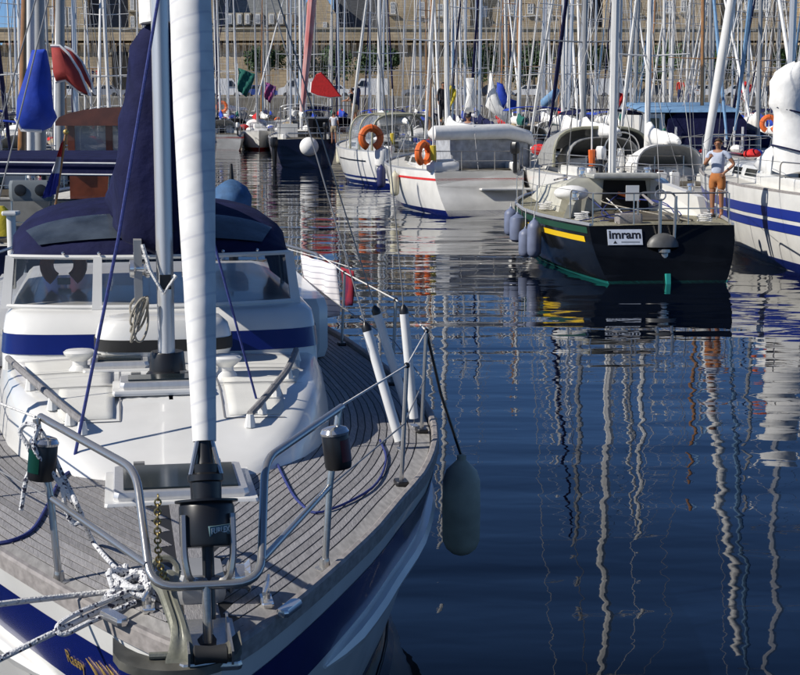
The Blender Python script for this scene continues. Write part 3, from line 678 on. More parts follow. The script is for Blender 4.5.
# ---- pulpit
MB().tube([fv(288, 249, 10), fv(331, 261, 9.3), fv(352, 268, 8.9)], .004, 5).build('washing_line', rope_w, yacht)
def mir(P): return [Vector((-p.x, p.y, p.z)) for p in P]
PZ = 2.11
pul = MB()
legB = Vector((.56, 1.16, deck_z(.56, 1.16))); top = Vector((.65, 1.20, PZ))
rail = [top + Vector((.0, .06, 0)), Vector((.27, .52, 2.08)), Vector((.225, .36, 1.70)), Vector((-.225, .36, 1.70)), Vector((-.27, .52, 2.08)), Vector((-.60, 1.26, PZ))]
rail = [top + Vector((.0, .06, 0)), Vector((.25, .50, 2.06)), Vector((.195, .10, 1.70)), Vector((-.195, .10, 1.70)), Vector((-.235, .50, 2.04)), Vector((-.62, 1.26, PZ))]
pul.tube(fillet(rail, .10, 6), .0165, 10)
for s in (-1, 1):
    pul.tube([(s * legB.x, legB.y, legB.z), (s * .585, 1.18, 1.78), (s * .635, 1.22, PZ)], .0155, 10)
    pul.tube([(s * .58, 1.17, 1.78), (s * .206, .165, 1.765)], .014, 10)
    MB().lathe([(.045, 0), (.045, .008), (.025, .014), (.02, .05)], (s * legB.x, legB.y, legB.z - .002), 12).build('pulpit_foot', steel, yacht)
pul.tube([(0, .10, 1.70), (0, .08, 1.47)], .0165, 10)
pulo = pul.build('pulpit', steel, yacht)
for s in (-1, 1):
    c = Vector((s * .61, 1.13, 1.955))
    nl = MB().lathe([(.03, -.085), (.054, -.083), (.058, -.07), (.058, .06), (.056, .065)], c, 18, Matrix.Rotation(s * R(-6), 3, 'Y')); nlo = nl.build('navigation_light', black, yacht)
    MB().lathe([(.060, .065), (.062, .075), (.053, .09), (.03, .098)], c, 18, Matrix.Rotation(s * R(-6), 3, 'Y')).build('cap', chrome, nlo)
    MB().loft([[c + Matrix.Rotation(s * R(-6), 3, 'Y') @ Vector((.0592 * math.sin(a), -.0592 * math.cos(a), z)) for a in [s * (.2 + .2 * k) for k in range(7)]] for z in (-.05, .045)], closed=False).build('lens', mat('lens_red' if s > 0 else 'lens_green', (.10, .005, .005) if s > 0 else (.004, .04, .02), .1), nlo)
# ---- stanchions and lifelines
SV = [2.85, 4.4, 6.4, 8.6]
for s in (-1, 1):
    tops, mids = [], []
    for v in SV:
        b = Vector((s * (HB(v) - .10), v, ZS(v) + .0)); t = b + Vector((s * .03, 0, .66)); tops.append(t); mids.append(b.lerp(t, .52))
        so = MB().tube([b, t], .0125, 8).build('stanchion', steel, yacht)
        MB().bbox(b + Vector((0, 0, .02)), (.07, .11, .03), .01).build('stanchion_base', black, so)
        MB().ball(t, .018, 8, 6).build('stanchion_cap', black, so)
    a = Vector((s * .64, 1.26, PZ)); m = Vector((s * .585, 1.18, 1.78)); e = Vector((s * 1.6, 9.7, 1.98)); e2 = Vector((s * 1.57, 9.65, 1.65))
    MB().tube([a] + tops + [e], .0055, 6).build('lifeline', rope_w, yacht); MB().tube([m] + mids + [e2], .0045, 6).build('lifeline', wire, yacht)
# ---- shrouds with white rollers over the turnbuckles
for s in (-1, 1):
    for (v, top_, du) in ((3.86, Vector((s * .09, MV - .03, 6.1)), -.22), (4.62, Vector((s * 1.15, MV + .12, 6.26)), -.14), (5.05, Vector((s * .09, MV + .03, 6.1)), -.16)):
        b = Vector((s * (HB(v) + du), v, ZS(v) + .03)); d = (top_ - b).normalized()
        sh = MB().tube([b, top_], .0045, 6).build('shroud', wire, yacht)
        MB().tube([b + d * .03, b + d * .72], .030, 12).build('shroud_roller', tpole, sh)
        MB().lathe([(.030, 0), (.030, .03), (.008, .06)], b + d * .72, 10, d.to_track_quat('Z', 'Y').to_matrix()).build('roller_cap', black, sh)
        MB().bbox(b - Vector((0, 0, .03)), (.05, .09, .03), .008).build('chainplate', steel, sh)
MB().tube([(0, MV + .1, 15.3), (0, 11.35, 1.4)], .004, 6).build('backstay', wire, yacht)
def dkp(px, py):
    p = fz(px, py, 1.41); p.z = deck_z(p.x, p.y); p = fz(px, py, p.z + .01); return p
# halyards led to the foredeck
MB().tube([fv(168, -60, 4.45), fv(118, 240, 3.75), dkp(72, 470)], .0095, 6).build('blue_halyard', bluerope, yacht)
MB().tube([fv(178, -60, 4.45), fv(212, 235, 3.8), dkp(268, 442)] + catmull([dkp(268, 442), dkp(285, 480), dkp(300, 503), dkp(322, 512), dkp(372, 488), dkp(386, 460), dkp(380, 440)], 5)[1:], .007, 6).build('blue_halyard', bluerope, yacht)  # deck tail's outer curve is rope drawn where only the toe rail shadow falls
MB().tube(catmull([dkp(-20, 545), dkp(10, 541), dkp(32, 530), dkp(46, 508), dkp(60, 480), dkp(72, 470)], 6), .0095, 6).build('blue_halyard', bluerope, yacht)
# ---- bow fittings: stem plate, roller, anchor, cleats
MB().bbox((0, .12, 1.475), (.22, .5, .03), .02).build('stem_plate', steel, yacht)
for s in (-1, 1): MB().loft([[(s * .075 + dx, y, z) for dx in (-.004, .004) for y, z in ((.2, 1.485),)] + [(s * .075 + .004, -.14, 1.485), (s * .075 - .004, -.14, 1.485)], [(s * .075 - .004, .18, 1.57), (s * .075 + .004, .18, 1.57), (s * .075 + .004, -.16, 1.54), (s * .075 - .004, -.16, 1.54)]], caps=True).build('roller_cheek', steel, yacht)
MB().lathe([(.02, -.06), (.035, -.055), (.028, 0), (.035, .055), (.02, .06)], (0, -.12, 1.52), 14, Matrix.Rotation(R(90), 3, 'Y')).build('bow_roller', blackm, yacht)
MB().bbox((.0, .70, deck_z(0, .7) + .06), (.20, .26, .12), .03).build('windlass', alu_g, yacht)
MB().lathe([(.05, 0), (.07, .01), (.05, .03), (.05, .07), (.07, .09), (.04, .1)], (.11, .7, deck_z(0, .7) + .07), 14, Matrix.Rotation(R(90), 3, 'Y')).build('windlass_gypsy', chrome, yacht)
an = thing('anchor', 'galvanised anchor stowed on the near bow roller', 'anchor', to_world((-.11, .03, 1.54)), TH)
sh = MB(); rings = []
spts = catmull([(-.03, .33, .13), (-.03, .22, .125), (-.015, .08, .09), (.01, -.05, .03), (.01, -.13, -.05)], 5)
for i, p in enumerate(spts):
    f = i / (len(spts) - 1); w2 = interp(f, [(0, .035), (.08, .052), (.2, .05), (.35, .033), (.7, .030), (.9, .042), (1, .055)]); h2_ = .016 + .006 * math.sin(math.pi * f)
    rings.append([p + Vector((x_ * w2, z_ * h2_ * .5, z_ * h2_)) for x_, z_ in ((1, -.5), (1, .5), (.7, 1), (.25, 1), (.15, .6), (-.15, .6), (-.25, 1), (-.7, 1), (-1, .5), (-1, -.5), (-.7, -1), (.7, -1))])
sh.loft(rings, caps=True).build('shank', galv, an, ang=30)
MB().tube([(-.10, -.10, -.03), (.14, -.10, -.035)], .013, 8).build('cross_pin', galv, an)
MB().torus((-.03, .34, .14), .05, .012, Matrix.Rotation(R(70), 3, 'X'), 16, 6).build('ring', galv, an)
cl = MB(); rings = []
for i in range(13):
    a = -1.25 + 2.5 * i / 12; x = .235 * math.sin(a); wd = .035 + .05 * abs(math.sin(a)) ** 2 * (1 if abs(a) < 1.15 else .4); z = -.075 + .07 * (1 - math.cos(a)); y = -.14 + .16 * (1 - math.cos(a))
    rings.append([(x, y - wd, z + .012), (x, y + wd, z + .03), (x, y + wd, z + .005), (x, y - wd, z - .02)])
cl.loft(rings, caps=True).build('flukes', mat('dark_galvanised', (.16, .155, .13), .6, .4, var=.4, scale=12), an)
for s, (cu, cvv) in ((-1, (-.20, .60)), (1, (.26, .62))):
    z = deck_z(cu, cvv); c = MB(); c.bbox((cu, cvv, z + .01), (.05, .14, .02), .008); c.tube([(cu, cvv - .03, z), (cu, cvv - .03, z + .06)], .012, 8); c.tube([(cu, cvv + .03, z), (cu, cvv + .03, z + .06)], .012, 8)
    c.tube([(cu - .02, cvv - .12, z + .075), (cu, cvv, z + .065), (cu + .02, cvv + .12, z + .075)], [.008, .014, .008], 8); c.build('cleat', chrome, yacht)
    MB().bbox((s * .33, .42, ZS(.42) + .06), (.05, .16, .03), .012, rz=-s * .5).build('fairlead', chrome, yacht)
# gold emblem and lettering on the blue band, starboard bow
gold = mat('gold_vinyl', (.50, .34, .10), .4, .5)
def band_pt(c, t, side=-1): return hull_pt(c, t, side, .009)
em = MB()
for k in range(3):
    pts = []
    for i in range(9):
        f = i / 8; c = .050 + .008 * k - .010 * math.sin(math.pi * f); t = .86 - .11 * f - .01 * k; pts.append(band_pt(c, t))
    em.tube(pts, [.002 + .008 * math.sin(math.pi * i / 8) for i in range(9)], 6, flat=.3)
em.build('bow_emblem', gold, hull)
p0, p1 = band_pt(.060, .80), band_pt(.092, .80); dxy = (p0 - p1)
bl = text_mesh('bow_lettering', 'Rassy', .085, gold, hull, (p0 + p1) / 2, Vector((0, 0, 1)).to_track_quat('Z', 'Y').to_euler(), 0, .001)
ex = (p0 - p1).normalized(); up = (band_pt(.076, .84) - band_pt(.076, .76)).normalized(); nn = ex.cross(up).normalized(); up = nn.cross(ex)
bl.rotation_euler = Matrix((ex, up, nn)).transposed().to_euler()

# ================================================================== things hanging on or lying on the near yacht
def W(p): return to_world(p)
def world_tube(name, pts, r, m, label, cat, n=8, k=6, group=None):
    o = MB().tube(catmull(pts, k), r, n).build(name, m); return tag(o, label, cat, group)
def fw(px, py, v): return to_world(fv(px, py, v))
def fwz(px, py, z): return to_world(fz(px, py, z))
# mooring ropes: two lines run out to the left from the cleat, with a knotted heap on it
world_tube('mooring_rope', [fwz(150, 590, 1.50), fwz(110, 592, 1.48), fw(60, 597, .75), fw(0, 604, .6), fw(-60, 612, .5)], .0125, rope_w, 'white mooring rope running straight out left from the bow cleat', 'rope')
world_tube('mooring_rope', [fwz(148, 596, 1.50), fwz(125, 600, 1.48), fw(70, 625, .45), fw(0, 659, .3), fw(-40, 680, .25)], .0125, rope_f, 'black flecked mooring rope slanting down left from the bow cleat', 'rope')
world_tube('mooring_rope', [fwz(145, 586, 1.52), fwz(120, 596, 1.50), fw(80, 612, .5), fw(58, 626, .42), fw(64, 634, .40), fw(90, 622, .45), fwz(135, 602, 1.5)], .011, rope_f, 'looped tail of flecked rope lying over the bow toe rail', 'rope')
r2 = random.Random(5); kn = []
cc = fwz(133, 590, 1.50)
for i in range(46):
    a = i * 1.9; kn.append(cc + Vector((.085 * math.cos(a) + r2.uniform(-.02, .02), .10 * math.sin(a * .83) + r2.uniform(-.02, .02), .045 * math.sin(a * 1.7) + .03 + r2.uniform(-.01, .015))))
world_tube('rope_heap', kn, .0115, rope_f, 'knotted heap of black flecked rope on the bow cleat', 'rope', 8, 4)
world_tube('hanging_rope', [fwz(128, 580, 1.53), fwz(108, 560, 1.46), fwz(92, 540, 1.46), fw(80, 512, 1.1), fw(70, 490, 1.12), fw(60, 470, 1.14), fw(52, 452, 1.14), fw(40, 430, 1.13), fw(27, 424, 1.16), fw(20, 432, 1.17), fw(28, 446, 1.16), fw(33, 462, 1.15), fw(26, 480, 1.15), fw(21, 510, 1.15)], .0105, rope_f, 'flecked rope hung over the left navigation light', 'rope')
world_tube('hanging_rope', [fw(38, 426, 1.10), fw(34, 445, 1.08), fw(40, 458, 1.08), fw(50, 470, 1.10), fw(62, 488, 1.10), fw(66, 510, 1.10), fw(74, 524, 1.10), fw(82, 516, 1.10), fw(70, 498, 1.10), fw(60, 478, 1.10)], .0105, rope_f, 'looped flecked rope hanging below the left navigation light', 'rope')
# big beige fender on the port side
fe = thing('fender', 'large beige fender hanging from the near yacht', 'fender', fw(461, 555, 4.5))
fe_top = .64
MB().lathe([(.02, 0), (.06, .015), (.10, .05), (.122, .10), (.125, .30), (.122, .50), (.10, .57), (.05, .62), (.03, .64), (.03, .67), (.01, .68)], (0, 0, 0), 20).build('body', fender_w, fe)
tp = to_world((HB(4.4) - .07, 4.4, ZS(4.4) + .66)) - fe.location
MB().tube([(0, 0, .66), (tp.x * .5 - .02, tp.y * .5, (.66 + tp.z) / 2), tp], .010, 6).build('lanyard', black, fe)
# washing on the lifeline
def cloth(name, label, cat, P, m, nx=10, nz=12, fold=.03, thick=.004):      # P: four corners TL, TR, BR, BL in world space
    tl, tr, br, bl = [Vector(p) for p in P]; nrm = (tr - tl).cross(bl - tl).normalized(); rows = []
    for j in range(nz + 1):
        t = j / nz; a, b = tl.lerp(bl, t), tr.lerp(br, t)
        rows.append([a.lerp(b, i / nx) + nrm * fold * (t * .8 + .2) * math.sin(i / nx * 13 + t * 2) for i in range(nx + 1)])
    o = MB().loft(rows, closed=False).build(name, m, ang=180); o.modifiers.new('thick', 'SOLIDIFY').thickness = thick
    return tag(o, label, cat)
tw = mat('checked_towel', (.62, .60, .62), .9, spec=.1); n = tw.node_tree; b = n.nodes['Principled BSDF']
tcn = n.nodes.new('ShaderNodeTexCoord'); wv = n.nodes.new('ShaderNodeTexWave'); wv.bands_direction = 'Z'; wv.inputs['Scale'].default_value = 5.5; n.links.new(tcn.outputs['Object'], wv.inputs[0])
crn = n.nodes.new('ShaderNodeValToRGB'); crn.color_ramp.elements[0].color = (.42, .42, .48, 1); crn.color_ramp.elements[1].position = .15; crn.color_ramp.elements[1].color = (.82, .80, .82, 1); n.links.new(wv.outputs[0], crn.inputs[0]); n.links.new(crn.outputs[0], b.inputs['Base Color'])
cloth('towel', 'white striped towel drying on the lifeline of the near yacht', 'towel', [fw(301, 255, 9.8), fw(336, 265, 9.2), fw(337, 316, 9.2), fw(307, 322, 9.8)], tw, 16, 12, .05)
cloth('red_cloth', 'small red and purple cloth pegged beside the striped towel', 'cloth', [fw(341, 267, 9.05), fw(354, 271, 8.85), fw(351, 306, 8.85), fw(343, 305, 9.05)], mat('red_purple_cloth', (.36, .012, .012), .85, col2=(.09, .006, .05), scale=4), 6, 8, .03)
# outboard motor under a blue cover at the stern, on the port quarter
ob = thing('outboard_motor', 'outboard motor under a faded blue cover on the near yacht stern', 'outboard motor', fw(232, 214, 11.2))
MB().loft([[(x * k, y * k, z) for x, y in [(.20 * math.cos(a), .26 * math.sin(a)) for a in [2 * math.pi * i / 14 for i in range(14)]]] for z, k in ((.0, .75), (.06, 1.0), (.18, 1.05), (.28, .8), (.34, .35), (.36, .1))], caps=True).build('cover', mat('faded_blue_canvas', (.05, .13, .27), .8, var=.4, scale=8, bump=.5, bscale=12), ob)
MB().tube([(0, 0, .30), (.0, 0, .52)], [.03, .012], 8).build('tiller_handle', blackm, ob); MB().tube([(0, .05, .02), (0, .1, -.5)], .05, 8).build('leg', black, ob)
# ensign on the stern staff
es = thing('ensign', 'red white and blue ensign hanging limp on a staff behind the sprayhood', 'flag', fw(54, 215, 11.2))
etop = fw(66, 132, 11.2) - es.location
MB().tube([(0, 0, 0), etop], .014, 8).build('staff', wood_mast, es); MB().ball(etop, .03, 8, 6).build('finial', gold, es)
fm = bpy.data.materials.new('tricolour_cloth'); fm.use_nodes = True; n = fm.node_tree; tcn = n.nodes.new('ShaderNodeTexCoord'); sp = n.nodes.new('ShaderNodeSeparateXYZ'); n.links.new(tcn.outputs['Object'], sp.inputs[0])
crn = n.nodes.new('ShaderNodeValToRGB'); crn.color_ramp.interpolation = 'CONSTANT'; crn.color_ramp.elements[0].color = (.03, .04, .30, 1); crn.color_ramp.elements[1].position = .36; crn.color_ramp.elements[1].color = (.62, .62, .66, 1); e = crn.color_ramp.elements.new(.66); e.color = (.55, .03, .03, 1)
mr = n.nodes.new('ShaderNodeMapRange'); mr.inputs[1].default_value = etop.z - .62; mr.inputs[2].default_value = etop.z - .06; n.links.new(sp.outputs[2], mr.inputs[0]); n.links.new(mr.outputs[0], crn.inputs[0]); n.links.new(crn.outputs[0], n.nodes['Principled BSDF'].inputs['Base Color']); n.nodes['Principled BSDF'].inputs['Roughness'].default_value = .85
fl = MB(); rows = []
for j in range(13):
    t = j / 12; z = etop.z - .06 - .56 * t; x0 = etop.x * (z / etop.z)
    rows.append([(x0 - .01 - (.02 + .10 * t) * (i / 8) + .03 * t * math.sin(i * 1.6), .05 * math.sin(i * 2.1 + t * 3) * (i / 8), z - .05 * (i / 8)) for i in range(9)])
fl.loft(rows, closed=False).build('cloth', fm, es, ang=180)
# orange horseshoe buoy in the cockpit, seen through the windscreen
hb_ = thing('horseshoe_buoy', 'orange horseshoe buoy seen through the left windscreen', 'lifebuoy', to_world((-.72, 7.3, 1.99)), TH)
MB().torus((0, 0, .17), .13, .055, Matrix.Rotation(R(80), 3, 'X'), 20, 8, -1.0, 4.14).build('buoy', orange, hb_)
MB().box((0, 0, .04), (.1, .03, .05)).build('strap', sailcloth, hb_)
# ================================================================== BOATS
NAVY_H = mat('navy_hull', (.008, .010, .035), .2, coat=.4)
BLACK_H = mat('black_hull', (.010, .011, .012), .16, coat=.3, var=.5, scale=1.5, detail=9)
GREY_H = mat('grey_hull', (.30, .31, .32), .4)
HULLS = {'white': gel, 'navy': NAVY_H, 'black': BLACK_H, 'cream': mat('cream_hull', (.68, .62, .48), .25, coat=.3), 'grey': GREY_H, 'red': mat('red_hull', (.30, .02, .02), .25, coat=.3), 'green': mat('green_hull', (.01, .07, .04), .25, coat=.3)}
CANV = {'navy': navy, 'royal blue': royal, 'white': sailcloth, 'grey': mat('grey_canvas', (.28, .28, .27), .85, var=.2), 'green': mat('green_canvas', (.01, .13, .10), .85, var=.2), 'red': red, 'pale blue': mat('pale_blue_canvas', (.16, .30, .48), .8, var=.2), 'tan': mat('tan_canvas', (.36, .29, .19), .85, var=.2), 'black': mat('black_canvas', (.015, .015, .02), .85)}
DECKM = mat('boat_deck', (.60, .58, .52), .6, var=.12, scale=3)
TEAKG = mat('greenish_teak', (.27, .25, .17), .8, var=.35, scale=5, stretch=(5, 1, 1), detail=8)
FT = [(0, .70), (.15, .86), (.35, .98), (.5, 1), (.65, .93), (.8, .70), (.9, .42), (.97, .14), (1, .015)]
CL_YEL = mat('yellow_float', (.65, .48, .04), .6)
class Boat: pass
def make_boat(label, x, y, hd, L=10, B=3.3, F=1.15, hull='white', stripe=None, cover='navy', hood='navy', mastm=None, mast_h=13, lod=1, group=None, name='moored_yacht', cat='sailing yacht', deckm=None, cabin=True, rig=True, boot='navy', srake=.5, sternf=.70, seed=0, genoa=True, boom_sw=0, mast_at=.06, hood_on=True, cockpit=True, tilt=0, boom=True):
    r = random.Random(seed); b = Boat(); b.L, b.B, b.F = L, B, F
    t = thing(name, label, cat, (x, y, 0), hd, group); b.t = t
    ft = [(c, sternf + (f - .70) * (1 - sternf) / .30) if c < .5 else (c, f) for c, f in FT]
    zt = lambda c: F * (1 + .22 * max(0, c - .35) ** 1.5 * 1.9)
    def hp(c, k, s, off=0):
        y0 = -L / 2 + srake * k; y1 = L / 2 - L * .09 * (1 - k); kk = 1 - .20 * (1 - k) ** 1.8 if k >= 0 else .8 * (1 + k)
        return Vector((s * (B / 2 * interp(c, ft) * kk + off), y0 + (y1 - y0) * c, k * zt(c)))
    b.hp = hp; b.zt = zt
    cs = [0, .08, .18, .3, .45, .6, .7, .8, .87, .93, .97, 1] if lod == 0 else [0, .15, .35, .55, .72, .85, .94, 1]
    def band(k0, k1, n, off=0, c0=0, c1=1):
        cc = [c for c in cs if c0 < c < c1]; cc = [c0] + cc + [c1]
        return MB().loft([[hp(c, k0 + (k1 - k0) * i / n, -1, off) for c in reversed(cc)] + [hp(c, k0 + (k1 - k0) * i / n, 1, off) for c in cc] for i in range(n + 1)], closed=False)
    b.band = band
    hm = HULLS[hull] if isinstance(hull, str) else hull
    h = band(1, -.35, 8 if lod == 0 else 4); ks = (1, .7, .4, .1, -.3)
    h.add([hp(0, k, -1) for k in ks] + [hp(0, k, 1) for k in reversed(ks)], [tuple(range(10))])
    b.hull = h.build('hull', hm, t)
    bootm = {'navy': blueband, 'red': HULLS['red'], 'teal': mat('teal_paint', (.02, .30, .26), .5), 'black': BLACK_H}[boot]
    band(.13 if boot != 'teal' else .05, -.2, 2, .012).build('boot_stripe', bootm, b.hull)
    if stripe: band(.86, .76, 1, .010).build('cove_stripe', CANV[stripe] if stripe in CANV else HULLS[stripe], b.hull)
    dm = deckm or DECKM; rows = []
    for c in cs: rows.append([(hp(c, 1, 1).x * q, hp(c, 1, 1).y, zt(c) - .03 + .05 * (1 - q * q)) for q in (-1, -.5, 0, .5, 1)])
    MB().loft(rows, closed=False).build('deck', dm, t)
    tr = MB()
    for s in (-1, 1): tr.tube([hp(c, 1, s) + Vector((-s * .03, 0, .02)) for c in cs], .035, 5)
    tr.build('toe_rail', alu if r.random() < .6 else teak_rail, t)
    yc0, yc1 = -L * .10, L * .30
    if cabin:
        hc = .42; rows = []
        for (ww, z, y0, y1) in ((.62, -.02, yc0, yc1), (.60, hc * .5, yc0 + .02, yc1 - .25), (.56, hc * .88, yc0 + .04, yc1 - .7), (.48, hc, yc0 + .08, yc1 - .95), (.2, hc * 1.08, yc0 + .1, yc1 - 1.1)):
            hw = B / 2 * ww
            rows.append([(hw, y0, F + z), (hw, (y0 + y1) / 2, F + z), (hw * .82, y1 - .35, F + z * .92), (hw * .5, y1, F + z * .85), (-hw * .5, y1, F + z * .85), (-hw * .82, y1 - .35, F + z * .92), (-hw, (y0 + y1) / 2, F + z), (-hw, y0, F + z)])
        m = MB().loft(rows, caps=True); co = m.build('cabin', gel, t); b.cabin = co
        for s in (-1, 1):
            hw = B / 2 * .605
            for (ya, yb) in ((yc0 + .4, yc0 + 1.5), (yc0 + 1.8, yc0 + 2.7)):
                MB().loft([[(s * (hw + .004), ya, F + .14), (s * (hw + .004), yb, F + .14), (s * (hw - .03), yb - .08, F + .31), (s * (hw - .03), ya + .08, F + .31)], [(s * (hw - .03), ya, F + .14), (s * (hw - .03), yb, F + .14), (s * (hw - .06), yb - .08, F + .31), (s * (hw - .06), ya + .08, F + .31)]], caps=True).build('window', darkglass, co)
        MB().box((0, yc0 - .01, F + .12), (.62, .05, .5)).build('companionway', mahog if r.random() < .5 else darkglass, co)
    if cockpit:
        ck = MB(); y0, y1 = -L / 2 + srake + .5, yc0 - .05; hw = B * .30
        for s in (-1, 1): ck.bbox((s * hw, (y0 + y1) / 2, F + .12), (.28, y1 - y0, .28), .06)
        ck.build('coaming', gel, t)
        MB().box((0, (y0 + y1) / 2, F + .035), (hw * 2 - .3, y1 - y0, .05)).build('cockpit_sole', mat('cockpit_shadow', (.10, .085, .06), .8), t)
    if hood_on:
        y0 = yc0 + .9; A = [[(B * .29 * math.copysign(abs(math.cos(a)) ** .7, math.cos(a)), yy, F + zz0 + (zz - zz0) * math.sin(a) ** .55) for a in [math.pi * i / 12 for i in range(13)]] for yy, zz0, zz in ((y0, .40, .46), (y0 - .5, .30, .95), (y0 - 1.1, .2, 1.10), (y0 - 1.6, .2, 1.08))]
        ho = MB().loft(A, closed=False).build('sprayhood', CANV[hood], t, ang=60); ho.modifiers.new('thick', 'SOLIDIFY').thickness = .02
        if lod == 0 or hood != 'navy':
            w_ = MB().loft([[Vector(A[0][i]).lerp(Vector(A[1][i]), k) + Vector((0, .02, .03)) for i in range(3, 10)] for k in (.25, .8)], closed=False); w_.build('clear_panel', vinyl, ho)
        MB().tube([Vector(p) + Vector((0, 0, .015)) for p in A[3]], .018, 6).build('hoop', steel, ho)
    if rig:
        my = L * mast_at; mz = F + .40; mm = mastm or alu; lean = math.tan(tilt)
        top = Vector((lean * mast_h, my - .01 * mast_h, mz + mast_h))
        def mp(z): k = (z - mz) / mast_h; return Vector((0, my, mz)).lerp(top, k)
        mo = MB().tube([mp(mz - .4), mp(mz + mast_h * .6), top], [r.uniform(.065, .09), .075, .05] if lod else [.09, .085, .055], 8).build('mast', mm, t)
        for fz_ in (.36, .68):
            p = mp(mz + mast_h * fz_); hs = B * (.36 if fz_ < .5 else .26)
            for s in (-1, 1): MB().tube([p, p + Vector((s * hs, -.15, .06))], [.024, .014] if lod else [.03, .018], 5).build('spreader', mm, mo)
        for s in (-1, 1):
            b0 = Vector((s * B * .46, my - .15, F)); p1 = mp(mz + mast_h * .36) + Vector((s * B * .36, -.15, .06)); p2 = mp(mz + mast_h * .68) + Vector((s * B * .26, -.15, .06))
            MB().tube([b0, p1, p2, mp(mz + mast_h * .97)], .010 if lod else .007, 4).build('shroud', wire, mo)
            MB().tube([b0 + Vector((0, .35 * s, 0)), mp(mz + mast_h * .36)], .009 if lod else .006, 4).build('shroud', wire, mo)
        MB().tube([top, (0, -L / 2 + srake + .05, F + .05)], .010 if lod else .007, 4).build('backstay', wire, mo)
        bw = Vector((0, L / 2 - .15, zt(1)))
        if genoa: MB().tube([bw + (top - bw) * .05, bw + (top - bw) * .3, bw + (top - bw) * .9], [.035, .075, .03], 7).build('furled_genoa', r.choice([sailcloth, sailcloth, CANV['navy'], sailcloth, CANV['pale blue']]), mo)
        else: MB().tube([bw, top], .010, 4).build('forestay', wire, mo)
        bz = F + 1.05 + .1 * r.random(); bl = L * .36
        def bp(s, u=0, dz=0): return Vector((math.sin(boom_sw) * -s + u, my - .1 - math.cos(boom_sw) * s, bz + .03 * s + dz))
        if boom: MB().tube([bp(0), bp(bl)], .06, 8).build('boom', mm, t)
        rg = []
        for i in range(10):
            s = -.12 + (bl + .05) * i / 9; h_ = [.62, .66, .55, .48, .44, .42, .38, .36, .32, .2][i] * (.9 + .2 * r.random()); wd = (.10 + .05 * r.random()) * (1 if 0 < i < 9 else .5)
            rg.append([bp(s, wd * math.cos(a) + .02 * math.sin(3 * a + i), -.07 + h_ / 2 + h_ / 2 * math.sin(a)) for a in [2 * math.pi * j / 10 for j in range(10)]])
        if boom: MB().loft(rg, caps=True).build('sail_cover', CANV[cover], t, ang=70)
        b.bp = bp; b.mp = mp
    # deck gear
    if rig and cabin:
        ys0 = -L / 2 + srake
        if r.random() < .45: MB().bbox((r.uniform(-.3, .3), L * .02 + .5, F + .58), (.8, .55, .3), .1).build('liferaft_case', gel, t)
        if r.random() < .45:
            x_ = r.choice([-1, 1]) * B * .27; MB().bbox((x_, ys0 + .02, F + .72), (.26, .36, .36), .09).build('outboard_cowl', r.choice([black, GREY_H, gel]), t); MB().tube([(x_, ys0, F + .6), (x_, ys0 - .05, F - .05)], .07, 6).build('outboard_leg', black, t)
        if r.random() < .6:
            bm_ = MB(); bm_.loft([[(B * .34 * math.cos(a), yy, F + 1.75 + .18 * math.sin(a)) for a in [math.pi * i / 8 for i in range(9)]] for yy in (ys0 + .5, ys0 + 2.2)], closed=False); bo = bm_.build('bimini', CANV[r.choice(['navy', 'white', 'grey', 'royal blue'])], t); bo.modifiers.new('t', 'SOLIDIFY').thickness = .03
            for s in (-1, 1): MB().tube([(s * B * .34, ys0 + .55, F + 1.75), (s * B * .36, ys0 + 1.3, F + .1), (s * B * .34, ys0 + 2.15, F + 1.75)], .018, 5).build('bimini_frame', steel, t)
        if r.random() < .5: MB().tube([(-B * .33, ys0 + .15, F + .2), (-B * .34, ys0 + .05, F + 2.6)], .025, 5).build('dan_buoy_pole', alu_w, t); MB().tube([(-B * .33, ys0 + .13, F + .35), (-B * .335, ys0 + .1, F + .8)], .10, 8).build('dan_buoy_float', r.choice([orange, fender_w, CL_YEL]), t)
        for q_ in range(r.randint(3, 5)):
            c_ = r.uniform(.45, .85); p_ = hp(c_, 1, r.choice([-1, 1])); s_ = r.uniform(.22, .42)
            MB().ball((p_.x * r.uniform(.2, .7), p_.y, F + .22 + (.25 if c_ < .7 else .1)), (s_, s_ * 1.3, s_ * .6), 8, 6).build('lashed_sail_bag', r.choice([sailcloth, sailcloth, CANV['royal blue'], CANV['grey'], CANV['red'], sailcloth]), t)
    # pushpit, pulpit, stanchions
    z = F + .62; ys = -L / 2 + srake; ws_ = B / 2 * sternf * .94; rr = .016 if lod == 0 else .02
    p = MB(); p.tube(fillet([(ws_ * 1.12, ys + 1.5, F), (ws_ * 1.12, ys + 1.5, z), (ws_, ys + .1, z), (-ws_, ys + .1, z), (-ws_ * 1.12, ys + 1.5, z), (-ws_ * 1.12, ys + 1.5, F)], .15, 3), rr, 6)
    for xx in (-ws_, -ws_ * .4, ws_ * .4, ws_): p.tube([(xx, ys + .08, F), (xx, ys + .1, z)], rr * .9, 5)
    p.tube([(ws_, ys + .1, F + .32), (-ws_, ys + .1, F + .32)], rr * .8, 5); p.build('pushpit', steel, t)
    p = MB(); e = hp(.90, 1, 1); zb = zt(1)
    p.tube(fillet([(e.x, e.y, zt(.9)), (e.x, e.y, zb + .6), (.0, L / 2 + .05, zb + .62), (-e.x, e.y, zb + .6), (-e.x, e.y, zt(.9))], .15, 3), rr, 6); p.build('pulpit', steel, t)
